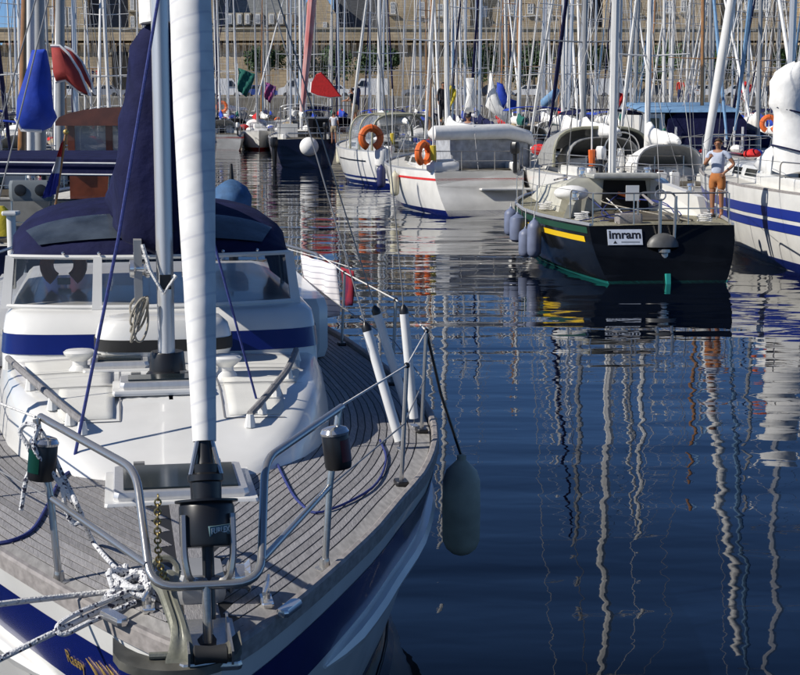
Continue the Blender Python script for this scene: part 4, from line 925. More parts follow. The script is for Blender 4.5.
    for s in (-1, 1):
        pts = [Vector((s * ws_ * 1.12, ys + 1.5, z))]
        for c in (.33, .48, .62, .77):
            q = hp(c, 1, s) * 1.0; q.x -= s * .06; tq = q + Vector((0, 0, .62)); pts.append(tq)
            MB().tube([q, tq], .013 if lod == 0 else .016, 5).build('stanchion', steel, t)
        pts.append(Vector((s * e.x, e.y, zb + .6)))
        MB().tube(pts, .006 if lod == 0 else .009, 4).build('guard_wire', wire, t)
    return b
def lifebuoy(label, loc, rz=0, col=None, horseshoe=True, s=1):
    t = thing('lifebuoy', label, 'lifebuoy', loc, rz, 'orange lifebuoys on the boats')
    MB().torus((0, 0, 0), .26 * s, .10 * s, Matrix.Rotation(R(90), 3, 'X'), 18, 8, -1.15 if horseshoe else 0, 4.29 if horseshoe else 2 * math.pi).build('ring', col or orange, t)
    for a in (.3, 1.57, 2.84): MB().torus((.26 * s * math.cos(a), 0, .26 * s * math.sin(a)), .105 * s, .012 * s, Matrix.Rotation(a, 3, 'Y').transposed() if False else Matrix.Rotation(-a, 3, 'Y'), 10, 5).build('band', mat('orange_dark_band', (.55, .12, .03), .6), t)
    return t
def fender(label, top, length, r, m, drop=.45, group='fenders hung along the moored boats'):
    t = thing('fender', label, 'fender', (top[0], top[1], top[2] - drop - length), 0, group)
    MB().lathe([(.15 * r, 0), (.6 * r, .03 * length), (.92 * r, .10 * length), (r, .2 * length), (r, .78 * length), (.9 * r, .88 * length), (.5 * r, .96 * length), (.25 * r, length), (.2 * r, length + .04)], (0, 0, 0), 14).build('body', m, t)
    MB().tube([(0, 0, length), (0, 0, length + drop)], .012, 5).build('lanyard', rope_w, t)
    return t

# ---------------------------------------------------------------- people
SKIN = mat('tanned_skin', (.33, .15, .08), .55, var=.1); HAIR = mat('dark_hair', (.02, .014, .01), .6)
def skin_obj(name, verts, edges, radii, m, parent, root=0, lv=2):
    me = bpy.data.meshes.new(name); me.from_pydata([tuple(v) for v in verts], edges, []); o = bpy.data.objects.new(name, me); COL.objects.link(o)
    me.materials.append(m); o.parent = parent
    md = o.modifiers.new('skin', 'SKIN'); md.use_smooth_shade = True
    for i, sv in enumerate(me.skin_vertices[0].data):
        rr = radii[i]; sv.radius = rr if isinstance(rr, tuple) else (rr, rr); sv.use_root = (i == root)
    s = o.modifiers.new('sub', 'SUBSURF'); s.levels = 1; s.render_levels = lv
    return o
def person(label, loc, rz, shirt, trunks, h=1.72, arms=('down', 'down'), bend=0, hairm=None, long_legs=False, fingers=False, sit=False, shirtless=False):
    t = thing('person', label, 'person', loc, rz); k = h / 1.72          # faces local -Y, x to the right of the picture
    V, E, Rd = [], [], []
    def add(p, r, link_=None):
        V.append(Vector(p) * k); Rd.append(r * k if not isinstance(r, tuple) else (r[0] * k, r[1] * k))
        if link_ is not None: E.append((link_, len(V) - 1))
        return len(V) - 1
    lean = bend
    pel = add((0, 0, .92), (.15, .105)); wa = add((0, -lean * .12, 1.10), (.13, .09), pel); chs = add((0, -lean * .25, 1.30), (.165, .11), wa); nb = add((0, -lean * .33, 1.45), (.09, .07), chs); nk = add((0, -lean * .36, 1.50), .052, nb)
    add((0, -lean * .40 - .01, 1.56), .06, nk); hd_ = len(V) - 1; h2 = add((0, -lean * .42 - .015, 1.63), (.078, .092), hd_); add((0, -lean * .42, 1.69), (.066, .078), h2)
    J = {}
    for s, am in ((-1, arms[0]), (1, arms[1])):
        sh = add((s * .19, -lean * .29, 1.42), .058, chs if False else nb)
        if am == 'down': el, wr = (s * .25, -lean * .2 + .02, 1.14), (s * .25, -lean * .2 - .06, .90)
        elif am == 'hip': el, wr = (s * .36, .05, 1.18), (s * .20, -.06, 1.02)
        elif am == 'chest': el, wr = (s * .27, -.10, 1.17), (s * .10, -.26, 1.32)
        elif am == 'up': el, wr = (s * .33, -.14, 1.30), (s * .26, -.24, 1.55)
        else: el, wr = (s * .25, -.22, 1.20), (s * .20, -.46, 1.16)
        e_ = add(el, .043, sh); w_ = add(wr, .030, e_); d = (Vector(wr) - Vector(el)).normalized(); hnd = Vector(wr) + d * .075
        hn = add(hnd, (.038, .022), w_); J[s] = (sh, e_, w_)
        if fingers:
            sd = d.cross(Vector((0, 1, 0))).normalized() if abs(d.y) < .9 else Vector((1, 0, 0))
            for q in range(4):
                f0 = hnd + d * .03 + sd * (.024 * (q - 1.5)); ln = (.055, .068, .063, .048)[q]; a_ = add(f0 + d * .02, .0095, hn); b_ = add(f0 + d * ln * .8 + Vector((0, -.012, -.004)), .009, a_)
            th = add(hnd - d * .02 + sd * .04, .011, hn); add(hnd + d * .02 + sd * .062, .0095, th)
        else: add(hnd + d * .08, (.026, .016), hn)
    for s in (-1, 1):
        hp_ = add((s * .09, 0, .86), .095, pel)
        if sit: kn = add((s * .11, -.42, .88), .062, hp_); an = add((s * .11, -.46, .50), .042, kn)
        else: kn = add((s * .10, -.015, .49), .062, hp_); an = add((s * .105, .02, .09), .042, kn)
        ft_ = add((s * .115, -.06, .04), (.045, .032), an); add((s * .125, -.16, .028), (.045, .024), ft_)
    skin_obj('body', V, E, Rd, SKIN, t)
    def sub(name, idx, grow, m):
        mp_ = {i: j for j, i in enumerate(idx)}
        vs = [V[i] for i in idx]; es = [(mp_[a], mp_[b]) for a, b in E if a in mp_ and b in mp_]
        rs = [(Rd[i][0] + grow, Rd[i][1] + grow) if isinstance(Rd[i], tuple) else Rd[i] + grow for i in idx]
        return vs, es, rs
    if not shirtless:
        sh_idx = [pel, wa, chs, nb] ; vs, es, rs = sub('shirt', sh_idx, .018 * k, shirt)
        for s in (-1, 1):
            i0, i1, _ = J[s]; vs += [V[i0], V[i0].lerp(V[i1], .55)]; rs += [.062 * k, .060 * k]; es += [(3, len(vs) - 2), (len(vs) - 2, len(vs) - 1)]
            if long_legs: vs.append(V[J[s][2]]); rs.append(.045 * k); es.append((len(vs) - 2, len(vs) - 1))
        rs[3] = (.085 * k, .07 * k)
        skin_obj('shirt', vs, es, rs, shirt, t)
    vs = [Vector((0, 0, 1.03)) * k, Vector((0, 0, .90)) * k]; rs = [(.155 * k, .115 * k), (.165 * k, .12 * k)]; es = [(0, 1)]
    for s in (-1, 1):
        vs.append(Vector((s * .095, -.005, .84)) * k); rs.append(.112 * k); es.append((1, len(vs) - 1))
        if sit: vs.append(Vector((s * .105, -.28, .88)) * k)
        else: vs.append(Vector((s * .10, -.01, .60 if not long_legs else .50)) * k)
        rs.append(.092 * k); es.append((len(vs) - 2, len(vs) - 1))
        if long_legs and not sit: vs.append(Vector((s * .105, .02, .10)) * k); rs.append(.062 * k); es.append((len(vs) - 2, len(vs) - 1))
    skin_obj('trousers' if long_legs else 'shorts', vs, es, rs, trunks, t)
    hc = V[h2]; hr = MB(); rings = []
    for i in range(7):
        rings.append([(lambda p: (hc.x + .092 * k * math.cos(p) * math.cos(a), hc.y + .012 * k + (.106 if math.sin(a) > 0 else .088) * k * math.cos(p) * math.sin(a), hc.z + .025 * k + .10 * k * math.sin(p) ))((lambda p0: p0 + (math.pi / 2 - p0) * i / 6)(.1 - .5 * math.sin(a) if math.sin(a) < 0 else .1 - .5 * math.sin(a))) for a in [2 * math.pi * q / 14 for q in range(14)]])
    hr.loft(rings, caps=True).build('hair', hairm or HAIR, t)
    fc = MB(); fc.tube([hc + Vector((0, -.085, .02)) * k, hc + Vector((0, -.112, -.018)) * k, hc + Vector((0, -.09, -.028)) * k], [.009 * k, .015 * k, .011 * k], 6); fc.build('nose', SKIN, t)
    for s in (-1, 1):
        MB().ball(hc + Vector((s * .03, -.083, .012)) * k, (.013 * k, .008 * k, .007 * k), 8, 5).build('eye', mat('eye_dark', (.03, .02, .02), .3), t)
        MB().ball(hc + Vector((s * .085, .01, -.005)) * k, (.012 * k, .022 * k, .032 * k), 8, 6).build('ear', SKIN, t)
    MB().ball(hc + Vector((0, -.083, -.045)) * k, (.024 * k, .008 * k, .006 * k), 8, 5).build('mouth', mat('lips', (.25, .07, .06), .5), t)
    return t
CL = {n: mat('cloth_' + n.replace(' ', '_'), c, .9, var=.12, bump=.3, bscale=20) for n, c in {'white': (.70, .70, .72), 'pale blue': (.50, .55, .66), 'orange': (.42, .15, .04), 'black': (.015, .015, .02), 'red': (.45, .03, .02), 'yellow': (.60, .48, .04), 'navy': (.02, .03, .10), 'tan': (.36, .28, .18), 'grey': (.30, .30, .34)}.items()}

# ---------------------------------------------------------------- 1. black yacht, stern to the viewer
HD1 = R(5)
def stern_to_center(px, Y, hd, L): p = atd(px, 230, Y); return p.x - math.sin(hd) * L / 2, Y + math.cos(hd) * L / 2
cx, cy = stern_to_center(669, 30.6, HD1, 10.6)
im = make_boat('black hulled yacht with yellow stripe and white name board on its transom', cx, cy, HD1, 10.6, 4.0, 1.08, 'black', None, 'grey', 'grey', alu_w, 14, 0, boot='teal', deckm=TEAKG, cabin=False, sternf=.72, srake=.55, hood_on=False, cockpit=False, genoa=False, seed=3, mast_at=-.02, boom=False)
t = im.t
ystr = MB().loft([[im.hp(c, k, -1, .012) for c in (.03, .1, .2, .3, .42)] for k in (.80, .70)], closed=False); ystr.build('yellow_stripe', mat('yellow_paint', (.80, .52, .01), .4), im.hull)
MB().loft([[im.hp(c, k, -1, .011) for c in (.01, .1, .2, .3, .42, .6)] for k in (.97, .86)], closed=False).build('green_stripe', mat('dark_green_paint', (.012, .06, .03), .4), im.hull)
rz_ = im.hp(0, 0, 1); MB().loft([[(-.04, rz_.y - .05, .20), (.04, rz_.y - .05, .20), (.04, rz_.y + .5, .12), (-.04, rz_.y + .5, .12)], [(-.05, rz_.y - .16, -.6), (.05, rz_.y - .16, -.6), (.05, rz_.y + .6, -.6), (-.05, rz_.y + .6, -.6)]], caps=True).build('rudder', mat('teal_paint', (.02, .30, .26)), t)
# name board on the transom
def trp(x, k, off=0): p = im.hp(0, k, 1); q = im.hp(0, k - .1, 1); return Vector((x, p.y - off, p.z))
tilt_ = math.atan2(.55, 1.08)
nbp = trp(-.76, .80, .03)
nb_ = MB().box((0, 0, 0), (.68, .02, .32)); nbo = nb_.build('name_board', mat('pale_board', (.50, .55, .64), .5, var=.15), t); nbo.location = nbp; nbo.rotation_euler = (-tilt_ * .9, 0, 0)
text_mesh('lettering', 'imram', .235, mat('black_letter', (.012, .012, .015), .5), nbo, (0, -.012, .045), (R(90), 0, 0), .007, .002, 1.05)
tri = MB().add([(-.24, -.0125, -.13), (-.16, -.0125, -.13), (-.20, -.0125, -.07)], [(0, 1, 2)]); tri.build('triangle_mark', mat('black_letter', (.012, .012, .015)), nbo)
MB().box((.10, -.0125, -.10), (.36, .002, .03)).build('printed_line', mat('grey_print', (.22, .25, .30), .6), nbo)
# self steering gear on the transom
sg = MB(); sp0 = trp(-.02, .98, .05)
dome = MB(); rings = []
for i in range(6):
    a = math.pi / 2 * i / 5; rings.append([sp0 + Vector((.32 * math.cos(a) * math.cos(q), -.12 + .17 * math.cos(a) * math.sin(q), -.38 + .27 * math.sin(a))) for q in [2 * math.pi * j / 16 for j in range(16)]])
dome.loft(rings, caps=True).build('vane_housing', mat('grey_casting', (.13, .13, .125), .5, .3, var=.2), t)
sg.tube([sp0 + Vector((-.06, -.1, -.5)), sp0 + Vector((-.06, -.1, .55))], .035, 8); sg.tube([sp0 + Vector((.22, -.12, -.4)), sp0 + Vector((.24, -.12, .6))], .03, 8)
sg.tube([sp0 + Vector((-.5, -.1, -.42)), sp0 + Vector((.62, -.1, -.40))], .028, 8); sg.tube([sp0 + Vector((-.1, -.1, -.4)), sp0 + Vector((-.55, .1, -.85))], .015, 6); sg.tube([sp0 + Vector((.2, -.1, -.4)), sp0 + Vector((.8, .1, .0))], .015, 6)
sg.torus(sp0 + Vector((-.06, -.1, .62)), .10, .016, Matrix.Rotation(R(75), 3, 'X'), 16, 6)
sg.lathe([(.05, -.7), (.09, -.66), (.09, -.5), (.13, -.48), (.13, -.42), (.05, -.4)], sp0 + Vector((.02, -.16, 0)), 14)
sg.build('self_steering_gear', steel, t)
# cabin; a near-black slab paints the shade inside the open companionway
ca = -.75; F1 = 1.08
MB().loft([[(-1.30, ca, F1), (-1.30, 3.2, F1 + .05), (1.30, 3.2, F1 + .05), (1.30, ca, F1)], [(-1.12, ca + .02, F1 + .62), (-1.08, 2.6, F1 + .42), (1.08, 2.6, F1 + .42), (1.12, ca + .02, F1 + .62)], [(-.9, ca + .05, F1 + .74), (-.85, 2.3, F1 + .5), (.85, 2.3, F1 + .5), (.9, ca + .05, F1 + .74)]], caps=True).build('coachroof', mat('grubby_white', (.60, .58, .48), .5, var=.25, scale=3), t)
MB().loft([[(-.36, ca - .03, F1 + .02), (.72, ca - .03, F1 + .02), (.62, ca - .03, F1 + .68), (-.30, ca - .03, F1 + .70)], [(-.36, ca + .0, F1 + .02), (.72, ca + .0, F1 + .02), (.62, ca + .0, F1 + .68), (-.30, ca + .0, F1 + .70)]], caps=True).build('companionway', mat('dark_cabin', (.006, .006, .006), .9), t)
MB().tube([(.0, ca - .08, F1 + .42), (.5, ca - .05, F1 + .25)], .035, 8).build('orange_grip', orange, t)
MB().bbox((.1, ca - .1, F1 + .80), (1.5, .8, .09), .03).build('sliding_roof', mat('grey_gelcoat', (.42, .42, .38), .5, var=.2), t)
wp = MB(); wp.loft([[(.75, ca - .05, F1 + .0), (1.45, ca - 1.6, F1 + .0), (1.35, ca - 1.6, F1 + .42), (.72, ca - .05, F1 + .72)], [(.95, ca - .05, F1 + .0), (1.6, ca - 1.6, F1 + .0), (1.5, ca - 1.6, F1 + .42), (.92, ca - .05, F1 + .72)]], caps=True); wpo = wp.build('coaming', gel, t)
MB().lathe([(.0, 0), (.09, 0), (.09, .03), (.07, .035)], (.86, ca - .34, F1 + .52), 14, Matrix.Rotation(R(90), 3, 'X')).build('instrument', black, wpo)
wl = MB(); wl.loft([[(-1.55, ca - 1.9, F1), (-.95, ca - .05, F1), (-.92, ca - .05, F1 + .5), (-1.45, ca - 1.9, F1 + .28)], [(-1.40, ca - 1.9, F1), (-.8, ca - .05, F1), (-.78, ca - .05, F1 + .5), (-1.33, ca - 1.9, F1 + .28)]], caps=True); wl.build('coaming', mat('grubby_white', (.60, .58, .48)), t)
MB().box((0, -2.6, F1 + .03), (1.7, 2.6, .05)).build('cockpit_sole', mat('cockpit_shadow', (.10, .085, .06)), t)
MB().box((-.55, -4.55, F1 + .62), (.26, .02, .30)).build('white_notice_board', gel, t)
MB().tube(fillet([(-.4, -4.4, F1), (-.4, -4.4, F1 + .62), (.35, -4.35, F1 + .62), (.45, -4.3, F1)], .15), .02, 8).build('grab_rail', steel, t)
for i, (yy, xx, c_) in enumerate(((-1.2, -1.1, 'white'), (.3, -.6, 'grey'), (1.2, .5, 'white'), (-.4, .9, 'pale blue'))):
    sb = MB(); sb.ball((0, 0, .14), (.38, .26, .17), 12, 8); so_ = sb.build('sail_bag', CANV[c_], None); so_.location = im.t.matrix_basis @ Vector((xx, yy, F1 + (.45 if i else .3))); so_.rotation_euler = (0, 0, i * .8)
    tag(so_, ['crumpled white sail bag on the black yacht side deck', 'grey sail bag on the black yacht coachroof', 'white sail bag beside the black yacht mast', 'pale blue bag at the black yacht companionway'][i], 'sail bag', 'bags on the black yacht')
fl_ = ['long grey blue fender nearest the yellow stripe', 'short fat dark blue grey fender, second along the black yacht', 'grey blue fender furthest forward on the black yacht', 'grey blue fender half hidden behind the yellow stripe one']
for i, (c_, ln, r_, dr) in enumerate(((.26, .80, .15, .06), (.40, .62, .17, .04), (.50, .62, .15, .0), (.33, .62, .15, .3))):
    p = im.t.matrix_basis @ im.hp(c_, 1, -1, r_ + .03); fender(fl_[i] + ', hung to port', (p.x, p.y, p.z + .12), ln, r_, fender_b, .12 + dr)
# deck gear of the black yacht
for (x_, y_, z_) in ((-1.22, -2.2, F1 + .36), (1.30, -2.0, F1 + .48), (-.7, -.4, F1 + .76), (.75, -.4, F1 + .76)):
    MB().lathe([(.09, 0), (.09, .03), (.06, .05), (.055, .13), (.085, .15), (.08, .19), (.03, .2)], (x_, y_, z_), 14).build('winch', chrome, t)
rr_ = random.Random(4)
for k in range(7):
    p_ = [Vector((rr_.uniform(-1.5, 1.3), rr_.uniform(-4.6, -2.5), F1 + .04)), Vector((rr_.uniform(-1.4, 1.4), rr_.uniform(-3, -1), F1 + .06 + .3 * rr_.random())), Vector((rr_.uniform(-1.2, 1.2), rr_.uniform(-.6, 2), F1 + .65 * rr_.random() + .1))]
    MB().tube(catmull(p_, 6), .012, 5).build('sheet_rope', rr_.choice([rope_w, bluerope, mat('tan_rope', (.36, .33, .27))]), t)
MB().tube([(.05, -3.9, F1 + .35), (.1, -2.6, F1 + .5)], [.035, .022], 8).build('tiller', teak_rail, t)
for s in (-1, 1): MB().tube([(s * .95, .1, F1 + .72), (s * .92, 1.0, F1 + .66), (s * .9, 1.9, F1 + .58)], .022, 6).build('grab_rail', teak_rail, t)
for i, (x_, y_, l_) in enumerate(((-1.35, -3.6, 'white rope coil on the port quarter of the black yacht'), (1.0, -4.2, 'white rope coil near the standing person'), (-1.5, -.3, 'white rope coil on the port side deck by the bags'))):
    pts = [im.t.matrix_basis @ Vector((x_ + (.13 + .02 * math.sin(a * 3.3)) * math.cos(a), y_ + .16 * math.sin(a), F1 + .03 + .006 * a)) for a in [q * .45 for q in range(60)]]
    tag(MB().tube(pts, .014, 5).build('rope_coil', rope_w), l_, 'rope', 'rope coils on the black yacht')
MB().bbox((-.55, -4.25, F1 + .1), (.5, .35, .2), .04).build('stern_locker', teak_rail, t)
# person on the quarter
p = onz(726, 213, 1.12)
person('tanned person in pale shirt and orange shorts standing at the black yacht starboard rail', (p.x - .34, p.y - .7, 1.07), R(-30), CL['pale blue'], CL['orange'], 1.62, ('chest', 'hip'), hairm=mat('brown_hair', (.05, .03, .015), .6), fingers=True)

# ---------------------------------------------------------------- 2. white yacht alongside, at the right edge
wr_ = make_boat('white yacht with two blue bands along its side at the right edge', 9.32, 37.8, R(2), 13, 3.9, 1.62, 'white', None, 'white', 'white', alu, 15, 0, seed=5, srake=.4, boom_sw=R(2), sternf=.8)
wr_.band(.80, .67, 1, .012).build('blue_band', mat('mid_blue_paint', (.015, .035, .26), .3), wr_.hull); wr_.band(.62, .50, 1, .012).build('blue_band', mat('mid_blue_paint', (.015, .035, .26)), wr_.hull)
p = atd(788, 172, 34.2)
sb = MB(); rg = []
for i, (z, rx, ry, dx) in enumerate([(0, .62, .5, .35), (.5, .58, .45, .25), (.9, .44, .40, .1), (1.15, .34, .34, .04), (1.3, .33, .32, -.02), (1.42, .40, .34, -.04), (1.6, .38, .33, -.02), (1.85, .40, .34, -.04), (2.05, .36, .30, .0), (2.2, .24, .22, .1), (2.28, .1, .1, .15)]):
    rg.append([(dx + rx * math.cos(a) * (1 + .07 * math.sin(5 * a + z * 4) + .05 * math.sin(9 * a - z * 7)), ry * math.sin(a) * (1 + .1 * math.sin(4 * a + z * 6)), z + .05 * math.sin(3 * a + z * 3)) for a in [2 * math.pi * k / 28 for k in range(28)]])
so_ = sb.loft(rg, caps=True).build('bundled_mainsail', sailcloth, None, ang=60); so_.location = p
for z_ in (.45, 1.28): tie = MB().torus((.15 - .1 * z_, 0, z_), .56 - .16 * z_, .018, Matrix.Rotation(.25, 3, 'Y'), 24, 6).build('sail_tie', CANV['navy'], so_)
tag(so_, 'bulky white bundled sail stacked over the boom at the right edge', 'sail')
lifebuoy('orange lifebuoy beside the bulky white bundled sail', atd(769, 124, 37.5), 0, s=.62)

# ---------------------------------------------------------------- 3. white yacht with cockpit tent
HD3 = R(10); cx, cy = stern_to_center(484, 49.5, HD3, 10)
ct = make_boat('white yacht with rolled white cockpit tent and grey side panels', cx, cy, HD3, 10.0, 4.3, 1.35, 'white', None, 'white', 'white', alu_w, 10.5, 0, seed=8, sternf=.66, srake=.8, hood_on=False, cockpit=True, boot='navy', tilt=R(-1))
t = ct.t
ct.band(.84, .79, 1, .012, 0, .35).build('red_stripe', CANV['red'], ct.hull)
F3 = 1.35; tn = MB()
tn.tube([(-1.45, -3.6, F3 + 1.15), (-1.35, -3.7, F3 + 1.18), (1.15, -3.2, F3 + 1.22), (1.9, -2.9, F3 + 1.05), (2.15, -2.6, F3 + .8)], [.10, .23, .24, .20, .08], 12); tn.build('rolled_tent_top', sailcloth, t)
gp = mat('tent_mesh_panel', (.42, .43, .45), .6, var=.35, scale=6, bump=.8, bscale=8)
rows = [[(-.75 + 2.75 * i / 14, -3.55 + .75 * i / 14 + .05 * math.sin(i * 1.4 + z), F3 + z - .12 * (i / 14) ** 3) for i in range(15)] for z in (.02, .3, .6, .9, 1.1)]
o_ = MB().loft(rows, closed=False).build('tent_panel', gp, t, ang=80); o_.modifiers.new('t', 'SOLIDIFY').thickness = .02
rows = [[(-.75, -3.5 + 2.4 * i / 8, F3 + z) for i in range(9)] for z in (.02, .5, 1.1)]; MB().loft(rows, closed=False).build('tent_panel', gp, t); rows = [[(2.0, -2.8 + 2.0 * i / 8, F3 + z) for i in range(9)] for z in (.02, .5, 1.0)]; MB().loft(rows, closed=False).build('tent_panel', gp, t)
MB().box((.6, -2.0, F3 + 1.12), (2.7, 2.2, .03)).build('tent_roof', sailcloth, t)
MB().tube([(-1.6, -3.9, F3 + .12), (-1.4, -3.95, F3 + .12), (-.75, -3.95, F3 + .14), (-.6, -3.95, F3 + .14)], [.1, .24, .24, .16], 12).build('rolled_dinghy', sailcloth, t)
MB().bbox((.75, ct.hp(0, .55, 1).y - .1, F3 * .6), (1.6, .3, .06), .02).build('swim_step', gel, t)
tp_ = ct.t.matrix_basis
lifebuoy('orange horseshoe lifebuoy on the rail left of the cockpit tent', tp_ @ Vector((-1.72, -4.0, F3 + .55)), R(55), s=1.15)
p = ct.hp(.30, 1, -1, .14); q = tp_ @ p; fender('cream fender on the left side of the tent yacht', (q.x, q.y, q.z), .78, .15, mat('cream_fender', (.66, .62, .46), .5), .12)
p = ct.hp(.52, 1, -1, .16); q = tp_ @ p; fender('navy fender left of the cream one', (q.x, q.y, q.z + .1), .75, .15, fender_n, .12)
p = atd(468, 138, 53.5); person('person in grey shirt sitting behind the white tent roll', (p.x, p.y, p.z - .95), R(160), CL['grey'], CL['navy'], 1.72, ('down', 'down'), sit=True)

# ---------------------------------------------------------------- 4. white yacht with windscreen arch
HD4 = R(19); cx, cy = stern_to_center(424, 66, HD4, 10.5)
wa_ = make_boat('white yacht with tinted deckhouse windows and two dark lines along the hull', cx, cy, HD4, 10.5, 3.5, 1.45, 'white', None, 'white', 'grey', alu_w, 10.5, 0, seed=11, hood_on=False, boot='navy', sternf=.74)
wa_.band(.74, .70, 1, .012, .25, .62).build('black_line', BLACK_H, wa_.hull); wa_.band(.26, .20, 1, .012).build('blue_line', blueband, wa_.hull)
t = wa_.t; F4 = 1.45; rows = []
for (yy, w_, h_) in ((-2.8, 1.45, 1.55), (-1.2, 1.5, 1.6), (.3, 1.45, 1.55), (1.2, 1.3, .6)): rows.append([(w_ * math.copysign(abs(math.cos(a)) ** .5, math.cos(a)), yy, F4 + h_ * (math.sin(a) ** .45)) for a in [math.pi * i / 14 for i in range(15)]])
o_ = MB().loft(rows, closed=False).build('deckhouse_screen', vinyl, t, ang=50)
for rw in rows[:3]: MB().tube([Vector(p) for p in rw], .05, 6).build('screen_hoop', mat('olive_frame', (.30, .29, .20), .5), t)
MB().loft([[Vector(p) + Vector((0, 0, .03)) for p in rw[5:10]] for rw in rows[:3]], closed=False).build('roof_strip', mat('olive_canvas', (.34, .33, .24), .8, var=.2), t)
q = wa_.t.matrix_basis @ Vector((-1.5, -.9, F4 + .55)); lifebuoy('orange horseshoe lifebuoy on the rail below the tinted deckhouse', atd(371, 138, 66.0), R(20), s=1.55)
q = wa_.t.matrix_basis @ wa_.hp(.03, 1, -1, .2); fender('fat white fender at the stern of the tinted deckhouse yacht', (q.x, q.y, q.z + .35), .85, .32, sailcloth, .1)
q = wa_.t.matrix_basis @ wa_.hp(.97, 1, -1, .25); fender('cream fender at the bow beside the navy boat', (q.x, q.y, q.z), .9, .2, mat('cream_fender', (.66, .62, .46)), .2)

# ---------------------------------------------------------------- 5. navy boat with white ball fender
HD5 = R(6); cx, cy = stern_to_center(307, 88, HD5, 11)
nv = make_boat('navy hulled boat with white ball fender and red bagged jib, stern to the viewer', cx, cy, HD5, 11, 3.9, 1.55, 'navy', None, 'white', 'grey', alu_w, 12, 0, seed=14, hood_on=False, srake=.2, sternf=.85, genoa=False, boot='navy')
t = nv.t; F5 = 1.55
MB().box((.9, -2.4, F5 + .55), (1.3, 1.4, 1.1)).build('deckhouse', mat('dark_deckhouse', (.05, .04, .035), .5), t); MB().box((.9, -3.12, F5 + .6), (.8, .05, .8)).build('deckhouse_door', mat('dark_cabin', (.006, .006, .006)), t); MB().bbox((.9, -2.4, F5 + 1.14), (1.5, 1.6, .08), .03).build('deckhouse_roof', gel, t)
MB().box((-.9, -2.2, F5 + .4), (1.1, 1.2, .8)).build('locker', gel, t)
MB().bbox((.5, -5.3, F5 + .32), (3.0, .10, .08), .02).build('stern_beam', steel, t)
q = nv.t.matrix_basis @ Vector((.15, -5.55, 1.15)); bf = thing('ball_fender', 'round white ball fender hung on the navy stern', 'fender', q)
MB().ball((0, 0, .0), .52, 16, 12).build('ball', sailcloth, bf); MB().tube([(0, 0, .5), (0, .05, .85)], .03, 6).build('eye_rope', blackm, bf)
ob2 = thing('outboard_motor', 'black outboard motor on the left of the navy stern', 'outboard motor', nv.t.matrix_basis @ Vector((-1.75, -5.75, .55)))
MB().bbox((0, 0, .85), (.4, .6, .55), .12).build('cowl', black, ob2); MB().tube([(0, .1, .7), (0, .1, -.7)], [.16, .09], 8).build('leg', black, ob2); MB().box((0, 0, -.45), (.3, .5, .05)).build('cavitation_plate', black, ob2)
# red bagged jib on a stay
def bagged(label, cat, name, pts, m, n=12, flat=.5, edge=None):
    o = thing(name, label, cat, pts[0][0]); P0 = Vector(pts[0][0])
    rings = []
    for c, rx in pts:
        c = Vector(c) - P0; rings.append([c + Vector((rx * math.cos(a) * (1 + .12 * math.sin(3 * a + c.z * 2)), rx * flat * math.sin(a), .1 * rx * math.sin(2 * a))) for a in [2 * math.pi * k / n for k in range(n)]])
    MB().loft(rings, caps=True).build('cloth', m, o, ang=60)
    if edge: MB().tube([r_[n // 2] for r_ in rings], .05, 5).build('edge_tape', edge, o)
    return o
D5 = 89.0
rj = thing('bagged_jib', 'red triangular sail bag hanging above the navy boat', 'sail bag', atd(312, 92, D5)); P0 = rj.location.copy()
out = [(311, 92), (312, 82), (316, 75), (321, 73), (328, 80), (340, 96), (330, 97), (318, 95)]
c1 = [atd(a, b_, D5) - P0 for a, b_ in out]; MB().loft([[p + Vector((0, -.12, 0)) for p in c1], [p * 1.06 + Vector((0, -.02, -.02)) for p in c1], [p + Vector((0, .25, 0)) for p in c1]], caps=True).build('cloth', red, rj)
MB().tube([c1[1] , c1[0], c1[7], c1[6], c1[5]], .07, 6).build('white_edge', sailcloth, rj)
gz = MB(); gp_ = [atd(302, 112, 86), atd(307, 60, 86), atd(313, -10, 86), atd(318, -80, 86)]
o_ = gz.tube(gp_, [.12, .20, .24, .24], 8).build('red_furled_sail', mat('red_striped_sail', (.50, .03, .03), .8, col2=(.62, .45, .42), scale=2, stretch=(1, 1, .3)), None); tag(o_, 'tall narrow red furled sail on a raking stay above the navy boat', 'sail')
person('person with long dark hair and white top on the navy boat', atd(334, 130, 87) - Vector((0, 0, .75)), R(170), CL['white'], CL['tan'], 1.70, ('down', 'fwd'))
person('person in dark top and bare legs climbing on the white yacht bow', atd(355, 126, 76) - Vector((0, 0, 0)), R(-120), CL['black'], CL['tan'], 1.75, ('fwd', 'fwd'), bend=.4)
person('person in long black coat standing behind the tinted deckhouse', atd(443, 122, 74), R(20), CL['black'], CL['black'], 1.78, ('down', 'down'), long_legs=True)

